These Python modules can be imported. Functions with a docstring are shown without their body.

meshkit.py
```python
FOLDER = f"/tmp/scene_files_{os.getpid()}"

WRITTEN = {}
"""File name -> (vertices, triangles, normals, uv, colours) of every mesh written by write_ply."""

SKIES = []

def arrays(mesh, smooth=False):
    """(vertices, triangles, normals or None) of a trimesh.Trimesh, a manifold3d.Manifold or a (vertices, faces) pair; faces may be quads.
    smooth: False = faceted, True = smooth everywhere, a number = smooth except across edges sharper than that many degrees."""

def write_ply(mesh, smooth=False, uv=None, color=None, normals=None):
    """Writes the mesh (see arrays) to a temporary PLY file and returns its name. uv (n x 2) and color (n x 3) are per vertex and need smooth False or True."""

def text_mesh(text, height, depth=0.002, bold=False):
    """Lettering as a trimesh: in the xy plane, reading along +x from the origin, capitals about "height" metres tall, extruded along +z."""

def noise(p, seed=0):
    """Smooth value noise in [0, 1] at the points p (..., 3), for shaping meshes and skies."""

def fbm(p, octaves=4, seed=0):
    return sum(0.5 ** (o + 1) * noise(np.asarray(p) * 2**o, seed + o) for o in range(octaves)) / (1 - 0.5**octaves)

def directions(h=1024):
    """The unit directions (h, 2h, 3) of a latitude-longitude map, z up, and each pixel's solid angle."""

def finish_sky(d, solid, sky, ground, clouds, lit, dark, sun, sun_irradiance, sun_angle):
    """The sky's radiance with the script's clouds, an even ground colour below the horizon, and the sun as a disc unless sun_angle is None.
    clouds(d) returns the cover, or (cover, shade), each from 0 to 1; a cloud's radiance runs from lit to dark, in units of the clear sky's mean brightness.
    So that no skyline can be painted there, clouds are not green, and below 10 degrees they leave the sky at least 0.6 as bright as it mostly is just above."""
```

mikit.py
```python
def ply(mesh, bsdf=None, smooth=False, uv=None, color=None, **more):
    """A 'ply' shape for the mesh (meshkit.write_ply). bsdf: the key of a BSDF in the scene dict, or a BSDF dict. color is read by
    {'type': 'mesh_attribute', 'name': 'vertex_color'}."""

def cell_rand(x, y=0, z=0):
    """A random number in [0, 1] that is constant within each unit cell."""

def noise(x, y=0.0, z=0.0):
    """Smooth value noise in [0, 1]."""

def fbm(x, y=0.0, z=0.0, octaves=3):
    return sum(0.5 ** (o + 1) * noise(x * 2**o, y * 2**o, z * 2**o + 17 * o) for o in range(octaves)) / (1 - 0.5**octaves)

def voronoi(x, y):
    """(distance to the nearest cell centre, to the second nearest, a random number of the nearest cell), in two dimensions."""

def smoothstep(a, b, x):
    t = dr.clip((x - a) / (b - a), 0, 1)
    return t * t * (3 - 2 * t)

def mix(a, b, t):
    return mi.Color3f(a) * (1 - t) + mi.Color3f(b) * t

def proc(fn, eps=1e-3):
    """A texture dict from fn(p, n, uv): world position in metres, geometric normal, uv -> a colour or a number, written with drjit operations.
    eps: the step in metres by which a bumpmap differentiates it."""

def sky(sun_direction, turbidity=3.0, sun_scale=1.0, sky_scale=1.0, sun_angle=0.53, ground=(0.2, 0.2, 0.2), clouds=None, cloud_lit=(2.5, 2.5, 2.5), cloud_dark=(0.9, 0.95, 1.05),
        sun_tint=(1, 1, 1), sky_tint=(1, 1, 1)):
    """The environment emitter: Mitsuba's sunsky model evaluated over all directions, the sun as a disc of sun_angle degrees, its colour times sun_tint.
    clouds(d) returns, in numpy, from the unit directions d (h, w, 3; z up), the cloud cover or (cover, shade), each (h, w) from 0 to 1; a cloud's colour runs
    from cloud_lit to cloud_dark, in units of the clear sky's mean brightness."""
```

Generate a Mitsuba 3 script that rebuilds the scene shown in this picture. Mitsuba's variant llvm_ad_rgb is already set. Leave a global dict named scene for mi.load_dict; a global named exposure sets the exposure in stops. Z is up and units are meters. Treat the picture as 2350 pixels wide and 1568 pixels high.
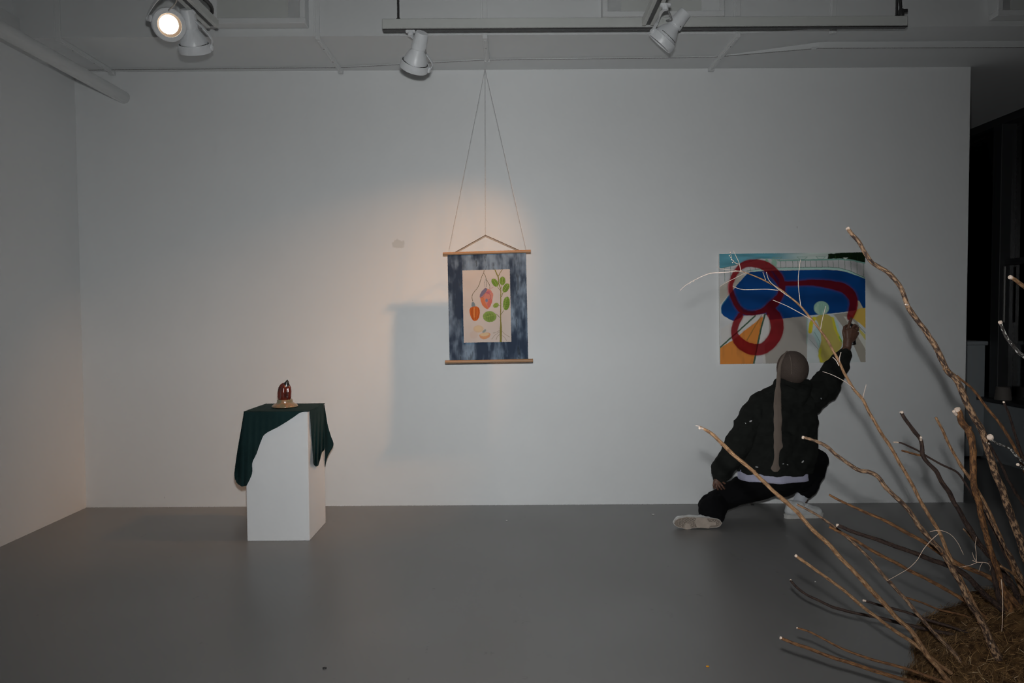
import math, random
import numpy as np, trimesh, manifold3d as m3
import drjit as dr
import mitsuba as mi, mikit, meshkit
from mikit import noise, fbm, smoothstep, mix, proc
from shapely.geometry import Polygon
from shapely import affinity

random.seed(7); rng = np.random.default_rng(7)
T = mi.ScalarTransform4f
scene, labels = {}, {}

# ------------------------------------------------------------------ camera
FPX, CX, CY = 1700.0, 1175.0, 784.0
CAM = np.array([0.0, 0.0, 1.5])
PITCH, ROLL = math.atan(64 / FPX), 0.006
FW = np.array([0, math.cos(PITCH), -math.sin(PITCH)])
UP0 = np.array([math.sin(ROLL), 0, math.cos(ROLL)])
RT = np.cross(FW, UP0); RT /= np.linalg.norm(RT)
UP = np.cross(RT, FW)
scene['camera'] = {'type': 'perspective', 'fov': math.degrees(2 * math.atan(CX / FPX)), 'fov_axis': 'x', 'near_clip': 0.05, 'far_clip': 100.0,
                   'to_world': T().look_at(origin=CAM.tolist(), target=(CAM + FW).tolist(), up=UP0.tolist())}
# ------------------------------------------------------------------ light and exposure
exposure = 0.0
FLASH = np.array([0.0, 0.02, 1.70])
FLASH_W, FLASH_H, FLASH_DEPTH = 0.050, 0.046, 0.083      # half width and height of the tube window, depth of its black hood
FDIR = np.array([0, math.cos(math.radians(5)), -math.sin(math.radians(5))])
FLASH_RGB = np.array([0.99, 1.005, 1.0]) * 5150
scene['flash_head__tube'] = {'type': 'rectangle', 'to_world': T().look_at(origin=FLASH.tolist(), target=(FLASH + FDIR).tolist(), up=[0, 0, 1]).scale([FLASH_W, FLASH_H, 1]),
                             'emitter': {'type': 'area', 'sampling_weight': 8.0, 'radiance': {'type': 'rgb', 'value': FLASH_RGB.tolist()}}}
labels['flash_head'] = {'label': 'small hooded photographic flash head just above the camera', 'category': 'flash'}
WARM = (1.0, 0.50, 0.20)
SPOT_D = 15.5       # track lamp that lights the middle of the wall
SPOT_A = 5.0       # track lamp that faces the camera


def ray(px, py):
    return FW + (px - CX) / FPX * RT + (CY - py) / FPX * UP


def W(px, py, Y):
    """The point that stands at depth Y on the line of sight through a pixel (used once, to take measures off the photograph)."""
    d = ray(px, py)
    return CAM + d * (Y - CAM[1]) / d[1]


def FL(px, py, z=0.0):
    d = ray(px, py)
    return CAM + d * (z - CAM[2]) / d[2]


def WX(px, py, X):
    d = ray(px, py)
    return CAM + d * (X - CAM[0]) / d[0]


# ------------------------------------------------------------------ helpers
def unique(key):
    if key not in scene and key not in labels:
        return key
    i = 1
    while f'{key}_{i:03d}' in scene or f'{key}_{i:03d}' in labels:
        i += 1
    return f'{key}_{i:03d}'


def thing(name, label, cat, group=None, kind=None):
    key = unique(name)
    labels[key] = {'label': label, 'category': cat}
    if group: labels[key]['group'] = group
    if kind: labels[key]['kind'] = kind
    return key


def put(key, mesh, bsdf, smooth=35, **kw):
    scene[key] = mikit.ply(mesh, bsdf, smooth=smooth, **kw)
    return key


def one(name, mesh, bsdf, label, cat, smooth=35, group=None, kind=None, **kw):
    return put(thing(name, label, cat, group, kind), mesh, bsdf, smooth, **kw)


def struct(name, mesh, bsdf, label, smooth=False, **kw):
    labels[name] = {'kind': 'structure', 'label': label}
    return put(name, mesh, bsdf, smooth, **kw)


def part(parent, name, mesh, bsdf, smooth=35, label=None, kind=None, **kw):
    key = unique(parent + '__' + name)
    put(key, mesh, bsdf, smooth, **kw)
    if label or kind:
        labels[key] = {}
        if label: labels[key]['label'] = label
        if kind: labels[key]['kind'] = kind
    return key


def cbox(lo, hi, c=0.004):
    lo, hi = np.minimum(lo, hi).astype(float), np.maximum(lo, hi).astype(float)
    c = min(c, 0.45 * float((hi - lo).min()))
    pts = []
    for k in range(3):
        for s in np.ndindex(2, 2, 2):
            p = np.where(np.array(s) == 1, hi, lo).astype(float)
            for j in range(3):
                if j != k:
                    p[j] += c if s[j] == 0 else -c
            pts.append(p)
    return trimesh.convex.convex_hull(np.array(pts))


def box(lo, hi):
    return cbox(lo, hi, 1e-4)


def cat(*ms):
    return trimesh.util.concatenate([m for m in ms])


def frame_to(z, x=(1, 0, 0)):
    z = np.asarray(z, float); z = z / np.linalg.norm(z)
    x = np.asarray(x, float)
    if abs(x @ z) > 0.95: x = np.array([0, 0, 1.0])
    x = x - z * (x @ z); x /= np.linalg.norm(x)
    return np.column_stack([x, np.cross(z, x), z])


def moved(mesh, R, t):
    M = np.eye(4); M[:3, :3] = R; M[:3, 3] = t
    m = mesh.copy(); m.apply_transform(M)
    return m


def lathe(profile, n=32):
    m = trimesh.creation.revolve(np.array(profile, float), sections=n)
    if m.volume < 0: m.invert()
    return m


def spline(pts, n):
    """Catmull-Rom through the rows of pts (any number of columns), n samples."""
    p = np.asarray(pts, float)
    if len(p) == 2:
        return p[0] + np.linspace(0, 1, n)[:, None] * (p[1] - p[0])
    q = np.vstack([2 * p[0] - p[1], p, 2 * p[-1] - p[-2]])
    L = np.r_[0, np.cumsum(np.linalg.norm(np.diff(p[:, :3], axis=0), axis=1))]
    s = np.interp(np.linspace(0, L[-1], n), L, np.arange(len(p)))
    i = np.minimum(s.astype(int), len(p) - 2); t = (s - i)[:, None]
    a, b, c, d = q[i], q[i + 1], q[i + 2], q[i + 3]
    return 0.5 * (2 * b + (c - a) * t + (2 * a - 5 * b + 4 * c - d) * t**2 + (3 * b - a - 3 * c + d) * t**3)


def tube(pts, rad, n=8, bump=0.0, seed=0):
    """(vertices, faces, uv) of a tapering closed tube."""
    pts = np.asarray(pts, float); m = len(pts); rad = np.broadcast_to(rad, m)
    tan = np.gradient(pts, axis=0); tan /= np.linalg.norm(tan, axis=1, keepdims=True)
    u = np.cross(tan[0], [0.3, 0.2, 0.9]); u /= np.linalg.norm(u)
    ang = np.arange(n) * 2 * np.pi / n
    L = np.r_[0, np.cumsum(np.linalg.norm(np.diff(pts, axis=0), axis=1))]
    V, UV = [], []
    for i in range(m):
        u = u - tan[i] * (u @ tan[i]); u /= np.linalg.norm(u)
        w = np.cross(tan[i], u)
        r = rad[i] * np.ones(n)
        if bump:
            q = np.stack([np.cos(ang) * 1.3 + seed * 7.1, np.sin(ang) * 1.3, np.full(n, L[i] / 0.03)], 1)
            r = r * (1 + bump * (meshkit.noise(q) - 0.5) * 2)
        V.append(pts[i] + r[:, None] * (np.cos(ang)[:, None] * u + np.sin(ang)[:, None] * w))
        UV.append(np.stack([ang / (2 * np.pi), np.full(n, L[i])], 1))
    V = np.vstack(V + [pts[:1] - tan[:1] * rad[0] * 0.15, pts[-1:] + tan[-1:] * rad[-1] * 0.15])
    UV = np.vstack(UV + [[[0, 0]], [[0, L[-1]]]])
    F = []
    for i in range(m - 1):
        for j in range(n):
            a, b, c, d = i * n + j, i * n + (j + 1) % n, (i + 1) * n + (j + 1) % n, (i + 1) * n + j
            F += [[a, b, c], [a, c, d]]
    s, e = m * n, m * n + 1
    for j in range(n):
        F += [[s, (j + 1) % n, j], [e, (m - 1) * n + j, (m - 1) * n + (j + 1) % n]]
    return V, np.array(F), UV


def tubem(pts, rad, n=8, **k):
    V, F, _ = tube(pts, rad, n, **k)
    return trimesh.Trimesh(V, F, process=False)


def lin(c):
    c = np.asarray(c, float) / 255.0
    return np.where(c <= 0.04045, c / 12.92, ((c + 0.055) / 1.055) ** 2.4)


WALLA = 0.72


def alb(c, ref=(128, 130, 132)):
    return np.clip(lin(c) / lin(ref) * WALLA, 0.003, 0.9)


def rgb(v):
    return {'type': 'rgb', 'value': [float(x) for x in np.broadcast_to(v, 3)]}


def mat(name, color, rough=0.6, spec=0.4, metallic=0.0, **kw):
    base = color if isinstance(color, dict) else rgb(color)
    d = {'type': 'principled', 'base_color': base, 'roughness': rough, 'specular': spec, 'metallic': metallic, **kw}
    scene[name] = {'type': 'twosided', 'bsdf': d}
    return name


def smooth_np(a, b, x):
    t = np.clip((x - a) / (b - a), 0, 1)
    return t * t * (3 - 2 * t)


# ------------------------------------------------------------------ materials
def wall_tex(p, n, uv):
    v = fbm(p.x * 1.3, p.y * 1.3, p.z * 1.3) - 0.5
    c = mi.Color3f(0.715, 0.728, 0.735) * (1 + 0.05 * v)
    # old filler patches, a scuff and nail holes on the wall
    d = dr.sqrt(dr.square((p.x + 0.875) / 0.05) + dr.square((p.z - 2.045) / 0.035)) + 0.5 * (noise(p.x * 60, p.z * 60) - 0.5)
    c = mix(c, mi.Color3f(0.5, 0.5, 0.47), 0.55 * smoothstep(1.1, 0.7, d))
    for (x, z, r) in ((2.21, 2.155, 0.012), (2.22, 2.66, 0.008), (2.86, 2.66, 0.007), (-2.73, 0.075, 0.01)):
        d = dr.sqrt(dr.square((p.x - x) / 0.4) + dr.square((p.z - z))) / r
        c = mix(c, mi.Color3f(0.3, 0.3, 0.3), 0.5 * smoothstep(1.0, 0.4, d))
    return c


def floor_tex(p, n, uv):
    v = fbm(p.x * 0.9, p.y * 0.9, 3.0, octaves=4) - 0.5
    f = noise(p.x * 90, p.y * 90)
    c = mi.Color3f(0.158, 0.156, 0.154) * (1 + 0.14 * v)
    s = noise(p.x * 23, p.y * 9, 5.0)
    c = c * (1 - 0.18 * smoothstep(0.93, 0.99, s) * smoothstep(0.5, 0.8, f))
    return c


def floor_rough(p, n, uv):
    return 0.30 + 0.12 * fbm(p.x * 1.7, p.y * 1.7, 9.0)


mat('wall_paint', proc(wall_tex), 0.75, 0.25)
mat('floor_paint', proc(floor_tex), proc(floor_rough), 0.8)
mat('ceiling_paint', (0.60, 0.615, 0.62), 0.7, 0.25)
mat('white_enamel', (0.68, 0.70, 0.72), 0.35, 0.5)
mat('channel_paint', (0.60, 0.615, 0.62), 0.6, 0.3)
mat('rail_paint', (0.50, 0.515, 0.50), 0.45, 0.4)
mat('plinth_paint', (0.80, 0.815, 0.83), 0.55, 0.3)
mat('dark_metal', (0.03, 0.03, 0.03), 0.4, 0.5)
mat('black_matte', (0.008, 0.008, 0.009), 0.7, 0.2)
mat('steel', (0.45, 0.45, 0.44), 0.35, 0.5, 0.8)
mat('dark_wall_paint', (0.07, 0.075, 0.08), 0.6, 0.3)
mat('far_paint', (0.30, 0.33, 0.35), 0.6, 0.3)
mat('frame_paint', (0.035, 0.037, 0.04), 0.4, 0.5)

# hood of the flash head
a_, b_, h_ = FLASH_W, FLASH_H, FLASH_DEPTH
fx, fy, fz = 0.0, 0.0, 0.0
part('flash_head', 'hood', moved(cat(box((fx - a_ - 0.004, fy - 0.01, fz - b_), (fx - a_, fy + h_, fz + b_)), box((fx + a_, fy - 0.01, fz - b_), (fx + a_ + 0.004, fy + h_, fz + b_)),
                               box((fx - a_ - 0.004, fy - 0.01, fz + b_), (fx + a_ + 0.004, fy + h_, fz + b_ + 0.004)), box((fx - a_ - 0.004, fy - 0.01, fz - b_ - 0.004), (fx + a_ + 0.004, fy + h_, fz - b_))), np.column_stack([[1, 0, 0], FDIR, np.cross([1, 0, 0], FDIR)]), FLASH), 'black_matte', False)
# ------------------------------------------------------------------ structure
YW, XL, XR = 5.756, -3.345, 4.87
XE = W(2220, 700, YW)[0]
ZT = W(1175, 160, YW)[2]          # top of the back wall
YB = 5.06                          # face of the beam over the wall
struct('floor', box((XL - 0.3, -3.2, -0.12), (XR + 0.3, 11.2, 0)), 'floor_paint', 'smooth grey painted concrete gallery floor')
struct('wall_back', cbox((XL - 0.02, YW, -0.01), (XE, YW + 0.14, ZT + 0.02), 0.006), 'wall_paint', 'long white painted gallery wall behind the artworks')
struct('wall_left', box((XL - 0.15, -3.2, -0.01), (XL, YW + 0.1, 4.45)), 'wall_paint', 'white painted side wall at the left')
struct('wall_front', box((XL - 0.3, -3.3, -0.01), (XR + 0.3, -3.15, 4.45)), 'wall_paint', 'white painted wall behind the camera')
struct('ceiling', box((XL - 0.3, -3.2, 4.3), (XR + 0.3, YB + 0.3, 4.45)), 'ceiling_paint', 'white painted upper ceiling')
part('ceiling', 'beam', box((XL - 0.1, YB, ZT + 0.045), (XR + 0.3, YW + 6.0, 4.4)), 'ceiling_paint', False, 'deep white beam above the back wall')
# left soffit wedge: the underside meets the wall top over most of the length and steps down at the right
line = [(200, 160), (790, 154), (1110, 137), (1540, 132), (1640, 130), (1880, 110), (2350, 108), (2700, 106)]


def soffit_slab():
    top = ZT + 0.046
    V, F = [], []
    xs = []
    for (px, py) in line:
        k = max(0.0, min(1.0, (px - 1640) / 240.0))
        zb = ZT
        d = ray(px, py); q = CAM + d * (zb - 0.0 - CAM[2]) / d[2]
        y = min(q[1], YW - 0.001)
        xs.append((q[0], y, k))
    xs[0] = (XL, YW - 0.004, 0)
    for (x, y, k) in xs:
        V += [[x, y, ZT + 0.0], [x, y, top], [x, YW + 6.0, ZT], [x, YW + 6.0, top]]
    for i in range(len(xs) - 1):
        a, b = 4 * i, 4 * i + 4
        for q in ((a, b, b + 1, a + 1), (a + 2, a + 3, b + 3, b + 2), (a, a + 2, b + 2, b), (a + 1, b + 1, b + 3, a + 3)):
            F += [[q[0], q[1], q[2]], [q[0], q[2], q[3]]]
    n = 4 * (len(xs) - 1)
    F += [[0, 1, 3], [0, 3, 2], [n, n + 2, n + 3], [n, n + 3, n + 1]]
    m = trimesh.Trimesh(V, F, process=False); trimesh.repair.fix_normals(m)
    # main underside of the beam: flush (a few mm above) at the left, stepping up at the right
    V, F = [], []
    for (x, k) in ((XL - 0.1, 0), (1.55, 0), (2.25, 1), (XR + 0.3, 1)):
        z = ZT + 0.004 + 0.039 * k
        V += [[x, YB, z], [x, YB, top + 0.02], [x, YW + 5.9, z], [x, YW + 5.9, top + 0.02]]
    for i in range(3):
        a, b = 4 * i, 4 * i + 4
        for q in ((a, b, b + 1, a + 1), (a + 2, a + 3, b + 3, b + 2), (a, a + 2, b + 2, b), (a + 1, b + 1, b + 3, a + 3)):
            F += [[q[0], q[1], q[2]], [q[0], q[2], q[3]]]
    F += [[0, 1, 3], [0, 3, 2], [12, 14, 15], [12, 15, 13]]
    u = trimesh.Trimesh(V, F, process=False); trimesh.repair.fix_normals(u)
    return m, u


sl, un = soffit_slab()
part('ceiling', 'soffit_strip', sl, 'ceiling_paint', False)
part('ceiling', 'soffit', un, 'ceiling_paint', False)
# boxed duct edge along the left wall
zt = WX(60, 128, XL)[2]
struct('trim_1', cbox((XL, -3.0, zt), (XL + 0.05, 5.38, zt + 0.2), 0.004), 'ceiling_paint', 'white boxed edge along the top of the left wall')

# ---- room behind the wall's right end
PB = FL(2266, 1054)
XR = PB[0]
zs = WX(2300, 916, XR)[2]
struct('wall_right', box((XR, 3.0, -0.01), (XR + 0.25, 11, zs - 0.03)), 'far_paint', 'low grey wall below the dark windows at the far right')
zw1 = WX(2290, 268, XR)[2]
struct('wall_far', box((XE - 0.5, 11.0, -0.01), (XR + 0.4, 11.2, 4.4)), 'black_matte', 'unlit wall at the far end of the dark side room')
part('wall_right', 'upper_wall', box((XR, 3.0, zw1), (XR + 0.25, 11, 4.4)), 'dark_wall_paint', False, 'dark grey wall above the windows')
struct('window_1', cat(box((XR - 0.03, 3.0, zw1 - 0.10), (XR + 0.2, 11, zw1 - 0.001)), box((XR - 0.12, 3.0, zs - 0.03), (XR + 0.25, 11, zs))), 'frame_paint', 'row of dark window frames over a black sill')
yp0, yp1 = WX(2304, 700, XR)[1], WX(2284, 700, XR)[1]
part('window_1', 'mullion', cbox((XR - 0.05, yp0, zs), (XR + 0.1, yp1, zw1 - 0.1), 0.005), 'frame_paint', False)
part('window_1', 'mullion', cbox((XR - 0.05, yp1 + 1.3, zs), (XR + 0.1, yp1 + 1.5, zw1 - 0.1), 0.005), 'frame_paint', False)
part('window_1', 'mullion', cbox((XR - 0.05, yp0 - 1.45, zs), (XR + 0.1, yp0 - 1.3, zw1 - 0.1), 0.005), 'frame_paint', False)
zr = WX(2325, 600, XR)[2]
part('window_1', 'transom', cbox((XR + 0.0, yp0 - 1.3, zr - 0.03), (XR + 0.06, yp0, zr + 0.03), 0.005), 'frame_paint', False)
scene['night_pane'] = {'type': 'thindielectric'}
for (a, b) in ((yp0 - 1.3, yp0), (yp1, yp1 + 1.3)):
    part('window_1', 'pane', box((XR + 0.05, a, zs), (XR + 0.051, b, zw1 - 0.1)), 'night_pane', False)
# chrome rod on the window
ra, rb = WX(2306, 612, XR - 0.06), WX(2304, 740, XR - 0.06)
part('window_1', 'handle_rod', tubem([(ra[0], ra[1], ra[2]), (ra[0], ra[1], rb[2])], 0.012, 10), 'steel', 35, 'bright metal rod')
# black pipe under the far ceiling
pa = W(2226, 174, 8.2)
one('ceiling_pipe', tubem([(3.2, 8.2, pa[2]), (XR - 0.02, 8.2, pa[2])], 0.035, 16), 'dark_metal', 'black pipe under the ceiling of the dark side room', 'pipe')
# plinth behind the wall
g0, g1 = FL(2222, 1054), PB - np.array([0.022, 0, 0])
yg = g0[1]
zg = W(2240, 783, yg)[2]
t = thing('pedestal', 'grey pedestal with a lipped top half hidden behind the right end of the wall', 'pedestal')
part(t, 'body', cbox((g1[0] - 0.62, yg, 0.03), (g1[0] - 0.015, yg + 0.45, zg - 0.04), 0.004), 'far_paint', False)
part(t, 'top', cbox((g1[0] - 0.64, yg - 0.02, zg - 0.042), (g1[0] + 0.005, yg + 0.47, zg), 0.008), 'far_paint', False)
part(t, 'toe_kick', cbox((g1[0] - 0.6, yg + 0.02, 0.0), (g1[0] - 0.03, yg + 0.43, 0.032), 0.002), 'black_matte', False)
# lampshade-like pot on the sill
c0 = WX(2297, 908, XR - 0.05)
rp = 17.5 / FPX * c0[1]
mat('pot_clay', (0.16, 0.145, 0.135), 0.7, 0.2)
one('flower_pot', moved(lathe([(0, 0), (rp, 0), (rp * 1.0, 0.02), (rp * 0.93, 0.05), (rp * 0.82, 0.11), (rp * 0.8, 0.125), (rp * 0.7, 0.125), (0, 0.118)]), np.eye(3), (c0[0] + 0.02, c0[1], zs)), 'pot_clay',
    'dull grey pot upside down on the black window sill', 'pot')

# ------------------------------------------------------------------ pedestal, cloth and sculpture
fl, fr, br = FL(568, 1242), FL(711, 1242), FL(747, 1200)
YF, YK = (fl[1] + fr[1]) / 2, br[1]
X0, X1 = fl[0], (fr[0] + br[0]) / 2
ZP = W(636, 946, YF)[2]
t = thing('pedestal', 'white box pedestal under the dark green cloth', 'pedestal')
labels_ped = t
part(t, 'body', cbox((X0, YF, 0.0), (X1, YK, ZP), 0.003), 'plinth_paint', False)


def cloth_tex(p, n, uv):
    w = noise(p.x * 420, p.y * 420, p.z * 420)
    v = fbm(p.x * 6, p.y * 6, p.z * 6)
    return mi.Color3f(0.0085, 0.0265, 0.0275) * (0.75 + 0.3 * w + 0.4 * v)


mat('green_cloth', proc(cloth_tex), 0.85, 0.15, sheen=0.25)


def sheet(P, th=0.0016):
    """A thin closed sheet from a grid of points (rows, cols, 3)."""
    P = np.asarray(P, float); r, c = P.shape[:2]
    du, dv = np.gradient(P, axis=1), np.gradient(P, axis=0)
    n = np.cross(du, dv); n /= np.maximum(np.linalg.norm(n, axis=2, keepdims=True), 1e-9)
    V = np.vstack([(P + n * th / 2).reshape(-1, 3), (P - n * th / 2).reshape(-1, 3)])
    idx = np.arange(r * c).reshape(r, c)
    a, b, d, e = idx[:-1, :-1].ravel(), idx[:-1, 1:].ravel(), idx[1:, 1:].ravel(), idx[1:, :-1].ravel()
    F = [np.stack([a, b, d], 1), np.stack([a, d, e], 1)]
    k = r * c
    F += [np.stack([a + k, d + k, b + k], 1), np.stack([a + k, e + k, d + k], 1)]
    ring = np.r_[idx[0, :-1], idx[:-1, -1], idx[-1, :0:-1], idx[:0:-1, 0]]
    nx = np.roll(ring, -1)
    F += [np.stack([ring, ring + k, nx + k], 1), np.stack([ring, nx + k, nx], 1)]
    return trimesh.Trimesh(V, np.vstack(F), process=False)


def ruled(A, B, nu, nv, to3d):
    """Rows run down curve A (left) and curve B (right), both lists of (px, py); to3d(px, py, s, t)."""
    a, b = spline(np.c_[A, np.zeros(len(A))], nu)[:, :2], spline(np.c_[B, np.zeros(len(B))], nu)[:, :2]
    P = np.zeros((nu, nv, 3))
    for i in range(nu):
        for j in range(nv):
            s, q = j / (nv - 1), i / (nu - 1)
            xy = a[i] * (1 - s) + b[i] * s
            P[i, j] = to3d(xy[0], xy[1], s, q)
    return P


zc = ZP + 0.0035
cloth = [sheet([[(X0 - 0.006 + (X1 - X0 + 0.012) * u, YF - 0.006 + (YK - YF + 0.012) * v, zc + 0.0008 * math.sin(9 * u + 5 * v)) for u in np.linspace(0, 1, 24)] for v in np.linspace(0, 1, 24)], 0.003)]


def front3(px, py, s, q):
    fold = 0.012 * q * (1 + math.sin(px * 0.42 + 1.5 * q)) * (0.4 + 0.6 * (1 - s))
    p = W(px, py, YF - 0.006 - fold)
    over = max(0.0, X0 - p[0])
    return W(px, py, YF - 0.006 - fold + 1.2 * over) if over > 0 else p


cloth.append(sheet(ruled([(562, 946), (556, 978), (550, 1012), (543, 1050), (542, 1075), (541, 1102), (546, 1111), (555, 1117)],
                         [(709, 944.5), (690, 947), (669, 961), (640, 979), (610, 995), (600, 1010), (588, 1043), (579, 1062), (578, 1088), (566, 1115)], 60, 46, front3)))
# left flap, mostly hidden: follows the left face and joins the front corner
cloth.append(sheet([[(X0 - 0.005 - 0.075 * min(1, q * 1.1) * (1 - 0.55 * s) - 0.01 * math.sin(9 * s + 3 * q) * q, YF + 0.02 * q + (YK - YF) * s * (1 - 0.1 * q), zc - q * (0.46 - 0.30 * s)) for s in np.linspace(0, 1, 24)] for q in np.linspace(0, 1, 30)]))


def right3(px, py, s, q):
    fold = 0.010 * q * (1 + math.sin(px * 0.75 + 0.8 + 2 * q))
    return WX(px, py, X1 + 0.006 + fold)


cloth.append(sheet(ruled([(711, 944), (713, 968), (715, 1000), (718, 1040), (720, 1064), (725, 1071)],
                         [(742.5, 926), (744, 960), (745, 1000), (745, 1030), (739, 1038), (735, 1052)], 40, 30, right3)))
cloth.append(sheet(ruled([(725, 1071), (730, 1069), (733, 1060)], [(735, 1052), (735, 1052), (735, 1053)], 6, 6, lambda px, py, s, q: WX(px, py, X1 + 0.018))))
cloth.append(sheet(ruled([(741, 926), (743, 960), (744, 1000), (746, 1035), (746, 1072)], [(744, 926), (752, 975), (759, 1000), (765, 1022), (751, 1046)], 34, 20,
                         lambda px, py, s, q: W(px, py, YK + 0.006 - 0.05 * s * q + 0.012 * math.sin(5 * s + 4 * q) * q))))
one('cloth', cat(*cloth), 'green_cloth', 'dark green cloth draped over the white pedestal with long hanging corners', 'cloth', smooth=True)

# ceramic sculpture
mat('glaze_beige', proc(lambda p, n, uv: mix(mi.Color3f(0.36, 0.21, 0.115), mi.Color3f(0.24, 0.20, 0.12), smoothstep(0.42, 0.6, fbm(p.x * 34, p.y * 34, p.z * 34)))), 0.18, 0.5, clearcoat=0.8, clearcoat_gloss=0.9)
mat('glaze_red', proc(lambda p, n, uv: mix(mi.Color3f(0.135, 0.020, 0.011), mi.Color3f(0.055, 0.010, 0.007), smoothstep(0.4, 0.75, fbm(p.x * 50, p.y * 50, p.z * 22)))), 0.15, 0.5, clearcoat=1.0, clearcoat_gloss=0.95)
mat('glaze_leaf', proc(lambda p, n, uv: mix(mi.Color3f(0.012, 0.012, 0.011), mi.Color3f(0.09, 0.10, 0.10), smoothstep(0.5, 0.7, fbm(p.x * 80, p.y * 80, p.z * 80)))), 0.2, 0.5, clearcoat=0.6)
sc = (YF + YK) / 2
sb = W(654, 932, sc); sx, sy = sb[0], sc
t = thing('ceramic_sculpture', 'glazed ceramic red fruit with a dark leaf on a beige dish on the green cloth', 'sculpture')
k = 29.0 / FPX * sc
dish = lathe([(0, 0), (k * 0.9, 0), (k, 0.006), (k * 1.0, 0.010), (k * 0.93, 0.018), (k * 0.72, 0.028), (k * 0.62, 0.034), (k * 0.60, 0.05), (k * 0.56, 0.055), (k * 0.45, 0.052), (0, 0.05)], 48)
part(t, 'dish', moved(dish, np.eye(3), (sx, sy, zc + 0.002)), 'glaze_beige', 40)


def lobed(n_lobes, prof, depth, tilt=0.0, nu=64, nv=40, phase=0.0):
    V, F = [], []
    z = np.linspace(0, 1, nv)
    for q in z:
        r = np.interp(q, [a for a, _ in prof], [b for _, b in prof])
        for a in np.arange(nu) * 2 * np.pi / nu:
            lob = 1 - depth * (0.5 - 0.5 * abs(math.cos(n_lobes * (a + phase) / 2))) * 2 * min(1, q * 3 + 0.3)
            top = 0.10 * (abs(math.cos(n_lobes * (a + phase) / 2)) - 0.5) * q**3
            V.append((r * lob * math.cos(a) + tilt * q, r * lob * math.sin(a), q + top))
    for i in range(nv - 1):
        for j in range(nu):
            a, b, c, d = i * nu + j, i * nu + (j + 1) % nu, (i + 1) * nu + (j + 1) % nu, (i + 1) * nu + j
            F += [[a, b, c], [a, c, d]]
    V += [(0, 0, 0), (tilt, 0, 0.93)]; n = nv * nu
    for j in range(nu):
        F += [[n, (j + 1) % nu, j], [n + 1, (nv - 1) * nu + j, (nv - 1) * nu + (j + 1) % nu]]
    return np.array(V, float), np.array(F)


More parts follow.
